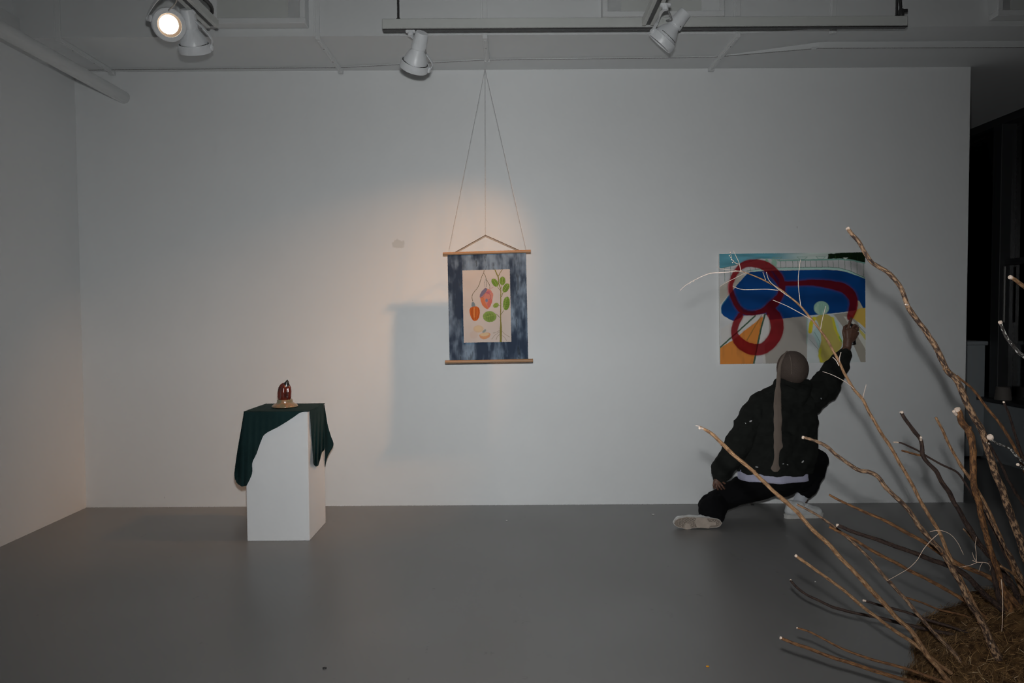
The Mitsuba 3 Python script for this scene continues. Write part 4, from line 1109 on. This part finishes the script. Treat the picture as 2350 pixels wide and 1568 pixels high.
per_pts = np.array(ol.buffer(-0.005).exterior.coords); ring_l = ol.buffer(-0.005).exterior.length
for s in np.arange(0, ring_l, 0.0085):
    p = ol.buffer(-0.005).exterior.interpolate(s)
    b = trimesh.creation.icosphere(1, 0.0031); b.apply_translation([p.x, p.y, 0.0]); tread.append(b)
piv = to_local(1577.5, 1208.5)
for (r0, r1) in ((0.0265, 0.0235), (0.0205, 0.0)):
    pr_ = lathe([(r1, 0.001), (r0, 0.001), (r0, -0.003), (r1, -0.0032 if r1 else -0.0036)], 28); pr_.apply_translation([piv[0], piv[1], 0]); tread.append(pr_)
arch = Polygon([to_local(1480 + a / 9.79, 1100 + b / 9.79) for a, b in ((1160, 860), (1380, 868), (1432, 958), (1590, 968), (1592, 1030), (1452, 1050), (1440, 1108), (1170, 1080), (1118, 962))]).buffer(-0.0015).buffer(0.002)
am = trimesh.creation.extrude_polygon(arch, 0.003); am.apply_translation([0, 0, -0.003]); tread.append(am)
ao = arch.buffer(0.004)
inner = ol.buffer(-0.0105)
from shapely.geometry import Point
h = 0.0125
for i, x in enumerate(np.arange(0.004, LL, h * 0.866)):
    for y in np.arange(-0.08, 0.08, h) + (h / 2 if i % 2 else 0):
        p = Point(x, y)
        if inner.contains(p) and not ao.contains(p) and np.hypot(x - piv[0], y - piv[1]) > 0.0315:
            c_ = lathe([(0, 0.001), (0.0042, 0.001), (0.0038, -0.0022), (0, -0.0028)], 6); c_.apply_translation([x, y, 0]); tread.append(c_)
            for q in (0.6, 2.7, 4.8):
                xx, yy = x + 0.0066 * math.cos(q), y + 0.0066 * math.sin(q)
                if random.random() < 0.55 and inner.contains(Point(xx, yy)) and not ao.contains(Point(xx, yy)):
                    d_ = trimesh.creation.cylinder(0.0026, 0.0016, sections=3); d_.apply_translation([xx, yy, -0.0006]); dark.append(d_)
put(kl + '__tread', moved(cat(*tread), Rl, lo), 'tread_rubber', 40); labels[kl + '__tread'] = {'label': 'raised beige tread studs', 'kind': 'stuff'}
put(kl + '__tread_groove', moved(cat(*dark), Rl, lo), 'tread_dark', 40); labels[kl + '__tread_groove'] = {'label': 'dark gaps between the studs', 'kind': 'stuff'}

# spray can in the right hand
mat('can_black', (0.010, 0.009, 0.009), 0.3, 0.5)
ca, cb = W(1956.5, 791, 5.648), W(1950.5, 744, 5.652)
t = thing('spray_can', 'black spray paint can gripped in the raised hand', 'spray can')
Rc = frame_to(cb - ca); Lc = float(np.linalg.norm(cb - ca))
part(t, 'can', moved(lathe([(0, 0), (0.024, 0), (0.026, 0.004), (0.026, Lc - 0.012), (0.022, Lc - 0.002), (0.012, Lc + 0.004), (0, Lc + 0.004)], 28), Rc, ca), 'can_black', 40)
part(t, 'nozzle', moved(lathe([(0, Lc), (0.009, Lc), (0.009, Lc + 0.018), (0.006, Lc + 0.024), (0, Lc + 0.024)], 16), Rc, ca), 'can_black', 40)

# ------------------------------------------------------------------ straw mound and branches
def bark(c0, c1, c2, pale):
    def fn(p, n, uv):
        u, v = uv.x, uv.y
        a = fbm(dr.cos(u * 6.2832) * 1.6 + p.x * 3, dr.sin(u * 6.2832) * 1.6, v * 55, octaves=4)
        b = fbm(dr.cos(u * 6.2832) * 5, dr.sin(u * 6.2832) * 5, v * 70 + 3, octaves=3)
        c = mix(c0, c1, smoothstep(0.38, 0.62, a))
        c = mix(c, c2, 0.85 * smoothstep(0.52, 0.66, b))
        if pale: c = mix(c, mi.Color3f(0.62, 0.60, 0.56), smoothstep(pale, pale + 0.08, noise(v * 95, u * 9, p.x * 70)))
        return c
    return fn


mat('bark_brown', proc(bark((0.275, 0.132, 0.054), (0.115, 0.055, 0.028), (0.035, 0.020, 0.014), 0)), 0.75, 0.25)
mat('bark_tan', proc(bark((0.42, 0.25, 0.135), (0.22, 0.115, 0.056), (0.07, 0.038, 0.022), 0)), 0.75, 0.25)
mat('bark_dark', proc(bark((0.045, 0.03, 0.026), (0.022, 0.015, 0.014), (0.085, 0.05, 0.034), 0.94)), 0.75, 0.25)
mat('bark_mottled', proc(bark((0.38, 0.235, 0.14), (0.055, 0.034, 0.026), (0.03, 0.02, 0.018), 0.92)), 0.75, 0.25)
mat('bark_lichen', proc(bark((0.05, 0.045, 0.042), (0.03, 0.026, 0.024), (0.16, 0.15, 0.14), 0.60)), 0.75, 0.25)
mat('cut_wood', (0.74, 0.60, 0.50), 0.7, 0.2)
mat('dry_twig', (0.62, 0.47, 0.36), 0.7, 0.25)
mat('pale_twig', (0.72, 0.60, 0.52), 0.7, 0.25)

YROOT = 2.78
BR = []


def branch(label, pts, Yt, Yr, d0, d1, m, cut=True, knob=0.0, bump=0.16, bend=None, group=None):
    """pts: measured outline middle from tip to root; Yt, Yr: distance at both ends; d0, d1: width (as measured) at both ends."""
    p = np.array(pts, float)
    s = np.r_[0, np.cumsum(np.linalg.norm(np.diff(p, axis=0), axis=1))]; s /= s[-1]
    Y = Yt + (Yr - Yt) * s
    P3 = np.array([W(a, b, y) for (a, b), y in zip(p, Y)])
    d = np.interp(s, [0, 1], [d0, d1]) if np.ndim(d0) == 0 else np.interp(s, d0, d1)
    rad = 0.86 * d / 2 / FPX * Y
    n = int(max(24, min(150, np.linalg.norm(np.diff(P3, axis=0), axis=1).sum() / 0.011)))
    q = spline(np.c_[P3, rad], n)
    seed = len(BR) + 1
    L = np.linspace(0, 1, n)
    jit = np.stack([meshkit.noise(np.c_[L * n / 5.0, np.full(n, seed * 1.7), np.full(n, k_)]) - 0.5 for k_ in range(3)], 1) * q[:, 3:] * 0.5
    q[1:-1, :3] += jit[1:-1]
    V, F, UV = tube(q[:, :3], q[:, 3], 9, bump=bump, seed=seed)
    k = thing('branch', label, 'branch', group)
    put(k + '__stem', (V, F), m, True, uv=UV)
    BR.append((k, q))
    if cut:
        dirn = q[0, :3] - q[2, :3]; dirn /= np.linalg.norm(dirn)
        r = q[0, 3] * (1.0 + knob)
        Rm = frame_to(dirn)
        g = lathe([(0, -0.8 * r), (0.98 * r, -0.8 * r), (1.06 * r, -0.2 * r), (0.98 * r, 0.25 * r), (0.6 * r, 0.42 * r), (0, 0.46 * r)], 12)
        put(k + '__cut_end', moved(g, Rm, q[0, :3]), 'cut_wood', 40)
        labels[k + '__cut_end'] = {'label': 'pale sawn end'}
    # small knots along the stem
    for j in range(2 + n // 40):
        i = int(rng.integers(6, n - 4)); a = rng.uniform(0, 2 * np.pi)
        tn = q[i + 1, :3] - q[i - 1, :3]; fr__ = frame_to(tn)
        dd = fr__ @ np.array([math.cos(a), math.sin(a), 0])
        kn = trimesh.creation.icosphere(2, q[i, 3] * 0.55); put(unique(k + '__knot'), moved(kn, np.eye(3), q[i, :3] + dd * q[i, 3] * 0.75), 'bark_dark' if 'dark' in m else 'bark_brown', True)
    return k, P3, Y, p


def twig(k, pts, Y0_, Y1_, d0, d1, m='pale_twig', name='twig', sub=None):
    p = np.array(pts, float); n = 14
    Y = np.linspace(Y0_, Y1_, len(p))
    P3 = np.array([W(a, b, y) for (a, b), y in zip(p, Y)])
    q = spline(np.c_[P3, 0.8 * np.linspace(d0, d1, len(p)) / 2 / FPX * Y], n)
    V, F, UV = tube(q[:, :3], q[:, 3], 6, bump=0.12, seed=3)
    put(unique(k + '__' + name), (V, F), m, True, uv=UV)


def C(o, s, lst):
    return [(o[0] + a / s, o[1] + b / s) for a, b in lst]


CA = lambda lst: C((1750, 1168), 3.917, lst)
CB = lambda lst: C((1950, 868), 3.92, lst)

k, *_ = branch('longest thick branch, its bent pale tip beside the upper right corner of the pool painting',
       [(1945, 524), (1955, 536), (1972, 556), (1985, 582), (1999, 601), (2017, 612), (2040, 627), (2060, 650), (2075, 680), (2083, 703), (2100, 727), (2125, 760), (2150, 800), (2165, 830), (2176, 853), (2193, 870), (2209, 900), (2222, 930), (2240, 968), (2254, 992), (2266, 1034), (2284, 1085), (2307, 1143), (2320, 1187), (2338, 1238), (2362, 1300), (2395, 1390), (2420, 1470)], 2.55, YROOT, [0, .1, .3, .5, .7, 1], [10, 11, 14, 17, 18, 26], 'bark_mottled')
twig(k, [(2179, 851), (2172, 848), (2163, 849)], 2.62, 2.61, 6, 2, 'bark_tan', 'stub')
twig(k, [(2083, 700), (2080, 699.5), (2078, 699)], 2.58, 2.57, 6, 5, 'cut_wood', 'stub')
branch('thin brown branch slanting down to the right from behind the longest branch', [(2196, 863), (2212, 876), (2228, 889), (2245, 910), (2265, 937), (2290, 966), (2315, 1003), (2335, 1042), (2352, 1085), (2380, 1180), (2410, 1330)], 2.66, YROOT, 6, 11, 'bark_brown', cut=False)

k, P3, Yb, pb = branch('slender straight tan branch with many fine pale twigs crossing the pool painting',
       [(1700, 622), (1724, 631), (1755, 644), (1789, 663), (1810, 679), (1837, 703), (1862, 732), (1882, 758), (1903, 789), (1918, 816), (1929, 839), (1943, 865), (1963, 897), (1981, 920), (2001, 957), (2024, 997), (2044, 1026), (2065, 1064), (2088, 1105), (2116, 1155), (2134, 1188), (2157, 1226), (2171, 1260), (2187, 1292), (2204, 1325), (2232, 1382), (2262, 1440)], 3.15, YROOT - 0.02, [0, .05, .2, .45, .75, 1], [2.6, 4, 6, 8, 9.5, 12], 'bark_tan', cut=False)


def yb(x):
    return float(np.interp(x, pb[:, 0], Yb))


for pts, dy, a, b in (([(1702, 622), (1655, 626), (1632, 627), (1612, 634), (1590, 645), (1572, 656), (1560, 668)], 0.12, 2.6, 1.4), ([(1705, 624), (1680, 620), (1655, 617), (1645, 612)], -0.1, 2.0, 1.2), ([(1712, 626), (1690, 637), (1668, 648), (1652, 658)], -0.2, 2.2, 1.4),
                      ([(1700, 622), (1696, 603), (1689, 588), (1683, 575)], 0.1, 2.2, 1.3), ([(1695, 606), (1688, 604), (1680, 596), (1677, 584), (1675, 576)], 0.12, 1.8, 1.2), ([(1757, 643), (1754, 634), (1751, 625)], -0.08, 2.6, 2.0),
                      ([(1815, 684), (1797, 672), (1778, 657), (1764, 642), (1759, 625)], -0.12, 2.4, 1.8), ([(1790, 667), (1760, 664), (1735, 664.5), (1706, 665), (1690, 661), (1682, 657)], -0.15, 2.6, 1.8), ([(1863, 734), (1835, 718), (1805, 702), (1774, 689)], -0.15, 2.8, 2.0),
                      ([(1838, 704), (1834, 675), (1832, 648), (1833, 625), (1837, 596)], -0.15, 2.6, 1.6), ([(1883, 756), (1888, 730), (1895, 703)], -0.12, 3.0, 1.6), ([(1926, 833), (1927, 820), (1930, 809)], -0.06, 3.2, 2.4),
                      ([(1961, 894), (1945, 880), (1925, 868), (1906, 859), (1888, 853)], -0.1, 2.4, 1.6), ([(1980, 914), (1984, 898), (1988, 883)], -0.06, 3.0, 1.8), ([(1925, 840), (1919, 828), (1911, 820)], 0.02, 2.4, 1.6)):
    y0 = yb(pts[0][0]); twig(k, pts, y0, y0 + dy, a, b)
for (px, py) in ((1676, 580), (1674, 587), (1677, 591), (1679, 596), (1683, 599), (1687, 603), (1681, 603), (1692, 606), (1600, 640), (1592, 646), (1583, 650), (1630, 627)):
    put(unique(k + '__seed_husk'), moved(trimesh.creation.icosphere(1, 0.0026), np.eye(3), W(px, py, 3.2)), 'pale_twig', True)

k, *_ = branch('light brown branch whose thin tip reaches the squatting person\'s left elbow',
       [(1604, 980), (1618, 986), (1637, 999), (1660, 1021), (1690, 1050), (1720, 1076), (1750, 1105), (1780, 1133), (1810, 1158), (1833, 1180), (1855, 1207), (1880, 1232), (1903, 1250), (1930, 1280), (1962, 1313), (1995, 1350), (2031, 1388), (2064, 1424), (2095, 1455), (2133, 1510), (2179, 1566), (2230, 1625)], 2.85, YROOT - 0.15, [0, .05, .3, 1], [6, 10, 11, 14], 'bark_tan', cut=False)
twig(k, [(1608, 981), (1602, 978), (1596, 977)], 2.85, 2.84, 4, 1.5, 'pale_twig', 'stub'); twig(k, [(1613, 984), (1608, 983), (1605, 983)], 2.845, 2.83, 7, 7, 'cut_wood', 'stub')
branch('rough dark branch that starts over the person\'s right sneaker', [(1829, 1158), (1852, 1170), (1885, 1188), (1924, 1217), (1954, 1243), (1993, 1279), (2023, 1316), (2051, 1347), (2079, 1376), (2107, 1412), (2133, 1440), (2164, 1473), (2204, 1516), (2240, 1565)], 2.95, YROOT - 0.1, 6, 12, 'bark_mottled', cut=False)
branch('golden brown straight branch with a split tip, just below the black pale-ended one', [(1903, 1210), (1929, 1223), (1962, 1240), (1995, 1260), (2056, 1293), (2107, 1320), (2158, 1345), (2217, 1382), (2270, 1425), (2310, 1470)], 2.9, YROOT, 8, 10, 'bark_brown', cut=False)
branch('black branch with a pink pale end right of the person\'s right sneaker', [(1921, 1206), (1932, 1210), (1954, 1220), (1995, 1233), (2044, 1250), (2095, 1268), (2138, 1285), (2181, 1300), (2215, 1320), (2260, 1362), (2299, 1398), (2340, 1450)], 2.75, YROOT, 9, 17, 'bark_dark')
branch('brown branch whose frayed tip meets the foot of the wall right of the person', [(1903, 1136), (1918, 1144), (1940, 1155), (1967, 1168), (2005, 1184), (2035, 1198), (2069, 1217), (2115, 1241), (2158, 1271), (2204, 1297), (2260, 1321), (2306, 1358), (2350, 1410)], 2.9, YROOT, 6, 15, 'bark_brown', cut=False)
branch('wavy tan branch with a bright tip against the person\'s hip', [(1842, 1004), (1855, 1007), (1873, 1014), (1900, 1026), (1918, 1043), (1935, 1056), (1955, 1070), (1972, 1080), (1993, 1084), (2014, 1094), (2030, 1115), (2052, 1137), (2082, 1168), (2107, 1202), (2133, 1235), (2158, 1263), (2179, 1297), (2207, 1342), (2222, 1380), (2248, 1419), (2273, 1474), (2299, 1522), (2326, 1572), (2350, 1620)], 2.65, YROOT - 0.15, [0, .2, .5, .75, 1], [8, 11, 13, 17, 34], 'bark_mottled')
branch('brown branch with a knobbly pale tip on the open floor, third from the bottom', CA([(297, 420), (380, 480), (500, 565), (620, 650), (740, 742), (880, 862), (1000, 952), (1100, 1032), (1230, 1122), (1350, 1202), (1450, 1282), (1580, 1390), (1700, 1480)]), 2.76, YROOT - 0.1, 8, 10, 'bark_tan')
branch('black branch curving upward to a small white tip low over the floor', CA([(250, 640), (310, 708), (400, 775), (500, 822), (640, 887), (850, 942), (1050, 982), (1250, 1032), (1450, 1077), (1600, 1107), (1800, 1162), (2000, 1230), (2200, 1330)]), 3.3, YROOT, 6, 12, 'bark_dark')
k, *_ = branch('thin dark branch with a long peeled white end just above the black curved branch', CA([(905, 825), (970, 842), (1100, 880), (1300, 932), (1450, 987), (1600, 1032), (1750, 1082), (1900, 1140), (2050, 1210)]), 3.1, YROOT, 6, 8, 'bark_dark')
twig(k, CA([(902, 822), (935, 832), (972, 842)]), 3.095, 3.09, 7, 6, 'cut_wood', 'peeled_end')
branch('thinnest reddish branch lying highest of the low fan by the straw', CA([(1290, 797), (1450, 852), (1600, 912), (1750, 942), (1900, 992), (2050, 1050), (2150, 1120)]), 3.2, YROOT + 0.05, 5, 6, 'bark_brown', cut=False)
branch('second branch from the bottom, thin and brown with a blunt tip over the floor', CA([(308, 1070), (420, 1107), (560, 1177), (700, 1250), (900, 1327), (1100, 1387), (1300, 1442), (1450, 1492), (1600, 1550), (1750, 1610)]), 2.8, YROOT - 0.2, 5, 9, 'bark_brown')
branch('lowest branch, dark brown with a white cut tip over the floor', CA([(160, 1160), (280, 1210), (400, 1250), (600, 1327), (750, 1372), (950, 1442), (1150, 1502), (1300, 1542), (1450, 1580), (1650, 1640)]), 2.65, YROOT - 0.25, 8, 12, 'bark_brown')
k, *_ = branch('black branch forked near its white tip in front of the right end of the wall', CB([(465, 305), (520, 400), (580, 480), (630, 545), (648, 610), (655, 690), (700, 760), (780, 850), (830, 950), (900, 1030), (940, 1120), (1000, 1220), (1050, 1310), (1100, 1400), (1150, 1480), (1220, 1560), (1330, 1680), (1480, 1900), (1600, 2150)]), 2.8, YROOT + 0.05, [0, .1, .4, 1], [9, 10, 12, 16], 'bark_dark')
twig(k, CB([(655, 700), (560, 678), (470, 652)]), 2.82, 2.80, 7, 5.5, 'bark_brown', 'fork'); twig(k, CB([(640, 560), (641, 545), (642, 532)]), 2.80, 2.785, 7, 7, 'cut_wood', 'stub')
branch('thin black arched branch with a pale tip passing behind the forked one', CB([(440, 580), (480, 590), (550, 620), (620, 655), (700, 708), (830, 780), (950, 835), (1000, 890), (1040, 945), (1100, 1040), (1200, 1200), (1330, 1450), (1500, 1800)]), 2.95, YROOT + 0.1, 4.5, 8, 'bark_dark', cut=False)
twig(BR[-1][0], CB([(395, 578), (420, 577), (450, 583)]), 2.95, 2.95, 4.2, 4.2, 'dry_twig', 'peeled_end')
branch('straight golden brown branch with a blunt tip left of the thick sawn one', CB([(775, 355), (830, 460), (890, 590), (950, 700), (1030, 830), (1080, 900), (1160, 1030), (1300, 1300), (1450, 1650), (1560, 1950)]), 2.8, YROOT + 0.08, 6.5, 11, 'bark_tan', cut=False)
k, *_ = branch('thickest upright brown branch with a broad white sawn end at the wall\'s right end', CB([(968, 278), (1000, 370), (1060, 460), (1095, 560), (1107, 680), (1105, 800), (1112, 930), (1140, 1050), (1170, 1180), (1200, 1300), (1230, 1420), (1268, 1570), (1320, 1700), (1375, 1870), (1425, 2050), (1490, 2250), (1600, 2500)]), 2.62, YROOT, [0, .1, .4, .7, .85, 1], [15, 18, 15, 14, 24, 36], 'bark_brown')
twig(k, CB([(960, 330), (945, 312), (935, 298)]), 2.62, 2.61, 9, 9, 'cut_wood', 'stub')
branch('dark mottled branch leaving the thickest upright one halfway up', CB([(1120, 990), (1160, 1070), (1220, 1180), (1270, 1280), (1330, 1400), (1390, 1520), (1470, 1640), (1540, 1780), (1640, 2000)]), 2.72, YROOT + 0.05, 6, 12, 'bark_mottled', cut=False)
branch('thin black branch with a small white tip under the window sill at the right', CB([(1385, 215), (1430, 320), (1470, 440), (1500, 540), (1530, 640), (1560, 730), (1640, 950), (1750, 1400)]), 2.5, YROOT, 5.5, 10, 'bark_dark')
branch('white-flecked lichen branch with a round white knob at the right edge', CB([(1262, 530), (1285, 560), (1320, 588), (1400, 612), (1455, 648), (1500, 705), (1545, 745), (1620, 830), (1720, 1100), (1800, 1500)]), 2.45, YROOT, [0, .05, .1, 1], [9, 6, 6, 12], 'bark_lichen', knob=0.75)
branch('dark thin branch below the round white knob', CB([(1254, 585), (1290, 650), (1340, 740), (1390, 830), (1430, 930), (1490, 1030), (1560, 1130), (1660, 1300), (1760, 1650)]), 2.6, YROOT, 6, 10, 'bark_dark')
branch('short branch end with a small pale knob at the right edge under the lichen branch', CB([(1512, 778), (1545, 800), (1600, 850), (1700, 1000)]), 2.45, 2.6, 8, 10, 'bark_lichen')
branch('thick tan branch with a big pale sawn end, topmost at the right edge', [(2318, 636), (2331, 643), (2345, 654), (2360, 668), (2390, 720), (2420, 820), (2445, 1000)], 2.45, 2.65, 10, 16, 'bark_tan', knob=0.1)
branch('white-flecked branch with a pale tip in front of the dark window', [(2295, 739), (2303, 758), (2312, 777), (2322, 790), (2336, 808), (2352, 822), (2375, 850), (2410, 940), (2440, 1080)], 2.5, 2.68, 8, 13, 'bark_lichen', knob=0.25)
branch('dim brown branch low behind the thickest upright one', CA([(1805, 178), (1900, 285), (2000, 380), (2100, 470), (2200, 600), (2320, 800)]), 3.05, YROOT + 0.1, 6, 10, 'bark_mottled', cut=False)
branch('short tan splintered branch beside the straw at the right edge', CA([(2140, 515), (2230, 570), (2300, 640), (2400, 760)]), 2.6, 2.75, 6, 8, 'bark_tan', cut=False)
branch('very dark stout branch base rising from the straw', CA([(2040, 470), (2140, 790), (2230, 1010), (2330, 1200), (2450, 1400)]), 2.76, YROOT, 9, 36, 'bark_dark', cut=False)

# straw mound
MC = np.array([2.17, 2.72, 0.0]); MR, MH = 0.58, 0.40
mat('straw_bed', proc(lambda p, n, uv: mix(mi.Color3f(0.040, 0.021, 0.010), mi.Color3f(0.12, 0.066, 0.028), smoothstep(0.35, 0.7, fbm(p.x * 60, p.y * 60, p.z * 60)))), 0.95, 0.1)
scene['straw_blades'] = {'type': 'twosided', 'bsdf': {'type': 'principled', 'base_color': {'type': 'mesh_attribute', 'name': 'vertex_color'}, 'roughness': 0.7, 'specular': 0.25}}
ico = trimesh.creation.icosphere(5, 1.0)
v = np.array(ico.vertices)


def dome(v):
    r = 1 + 0.22 * (meshkit.noise(v * 3.1 + 5) - 0.5) + 0.10 * (meshkit.noise(v * 9 + 2) - 0.5)
    q = v * np.array([MR, MR, MH]) * r[:, None]
    q[:, 2] = np.maximum(q[:, 2], 0.0)
    return q + MC


mound = trimesh.Trimesh(dome(v), ico.faces, process=False)
t = thing('straw_mound', 'heap of brown straw holding the branches in the lower right corner', 'straw mound')
part(t, 'bed', mound, 'straw_bed', True)
NS = 24000
d = rng.normal(size=(NS, 3)); d[:, 2] = np.abs(d[:, 2]) * 0.8; d /= np.linalg.norm(d, axis=1, keepdims=True)
base = dome(d); nrm = d / np.array([MR, MR, MH]); nrm /= np.linalg.norm(nrm, axis=1, keepdims=True)
tang = np.cross(nrm, rng.normal(size=(NS, 3))); tang /= np.linalg.norm(tang, axis=1, keepdims=True)
Ls = rng.uniform(0.014, 0.06, NS)[:, None] * np.where(rng.random(NS) < 0.06, 1.7, 1)[:, None]; lift = rng.uniform(-0.05, 0.35, NS)[:, None]
dirs = tang + nrm * lift; dirs /= np.linalg.norm(dirs, axis=1, keepdims=True)
wd = np.cross(dirs, nrm + 0.4 * rng.normal(size=(NS, 3))); wd /= np.linalg.norm(wd, axis=1, keepdims=True)
ww = rng.uniform(0.0005, 0.0012, NS)[:, None] * 0.9
base = base + nrm * rng.uniform(0.0, 0.016, NS)[:, None]
mid = base + nrm * Ls * rng.uniform(-0.02, 0.12, NS)[:, None]
a0, a1 = base - dirs * Ls / 2, base + dirs * Ls / 2
for arr in (a0, a1, mid): arr[:, 2] = np.maximum(arr[:, 2], 0.003)
th = np.cross(dirs, wd) * ww * 0.6
V = np.stack([a0 - wd * ww, a0 + wd * ww, mid - wd * ww + th, mid + wd * ww + th, a1 - wd * ww * 0.5, a1 + wd * ww * 0.5], 1).reshape(-1, 3)
F = (np.arange(NS)[:, None, None] * 6 + np.array([[0, 1, 3], [0, 3, 2], [2, 3, 5], [2, 5, 4]])[None]).reshape(-1, 3)
tone = rng.random(NS) ** 2.2
colr = np.array([0.085, 0.046, 0.018]) * (1 - tone[:, None]) + np.array([0.36, 0.215, 0.095]) * tone[:, None]
colr[rng.random(NS) < 0.02] = (0.55, 0.42, 0.27)
part(t, 'straw', (V, F), 'straw_blades', False, 'loose brown straw blades', kind='stuff', color=np.repeat(colr, 6, axis=0))
# dry strands
for lab, pts, y, d_ in (('pale dry grass strand arching over the black pale-ended branch', [(2134, 1221), (2146, 1218), (2160, 1218), (2180, 1226), (2196, 1243), (2205, 1260), (2211, 1273)], 2.6, 2.0), ('long pale dry grass strand slanting across the brown branches', [(2154, 1225), (2137, 1240), (2120, 1260), (2110, 1277), (2103, 1288), (2085, 1305), (2060, 1320), (2035, 1334)], 2.62, 2.0),
                        ('tall upright straw blade in the middle of the straw heap', [(2298, 1330), (2301, 1370), (2301, 1410), (2299, 1450)], 2.55, 3.2), ('tangle of fine dry stems beside the thickest upright branch', [(2232, 1287), (2245, 1291), (2255, 1291), (2270, 1293)], 2.6, 2.4)):
    k = thing('dry_grass', lab, 'dry grass')
    twig(k, pts, y, y, d_, d_ * 0.6, 'dry_twig', 'stem')
    if 'tangle' in lab:
        for q in ([(2241, 1290), (2235, 1280), (2231, 1268)], [(2255, 1291), (2250, 1300), (2246, 1312)], [(2266, 1293), (2272, 1300), (2272, 1310)], [(2241, 1290), (2240, 1268), (2238, 1252), (2241, 1232)], [(2243, 1291), (2225, 1298), (2200, 1303)]):
            twig(k, q, y, y + 0.02, 1.8, 1.0, 'dry_twig', 'stem')

# crumbs on the floor
mat('orange_crumb', (0.75, 0.32, 0.02), 0.6, 0.3)
mat('white_chip', (0.6, 0.6, 0.58), 0.7, 0.2)
for (px, py, r, m, lab) in ((1624, 1531, 0.006, 'orange_crumb', 'tiny orange crumb alone on the floor near the lower edge'), (1499, 1182, 0.008, 'white_chip', 'small white chip on the floor left of the patterned sole'), (745, 1535, 0.007, 'dark_metal', 'small dark crumb on the floor below the pedestal'),
                            (1871, 1336, 0.004, 'white_chip', 'white speck on the floor among the branch shadows'), (1727, 1160, 0.010, 'dark_metal', 'dark crumb at the foot of the wall under the person'), (1163, 1196, 0.006, 'white_chip', 'white chip on the floor below the scroll')):
    p = FL(px, py); e = trimesh.creation.icosphere(2, r); e.vertices = e.vertices * np.array([1.3, 0.9, 0.5]) * (0.8 + 0.4 * meshkit.noise(np.array(e.vertices) * 200))[:, None]
    one('crumb', moved(e, np.eye(3), p + np.array([0, 0, r * 0.4])), m, lab, 'crumb', smooth=True)
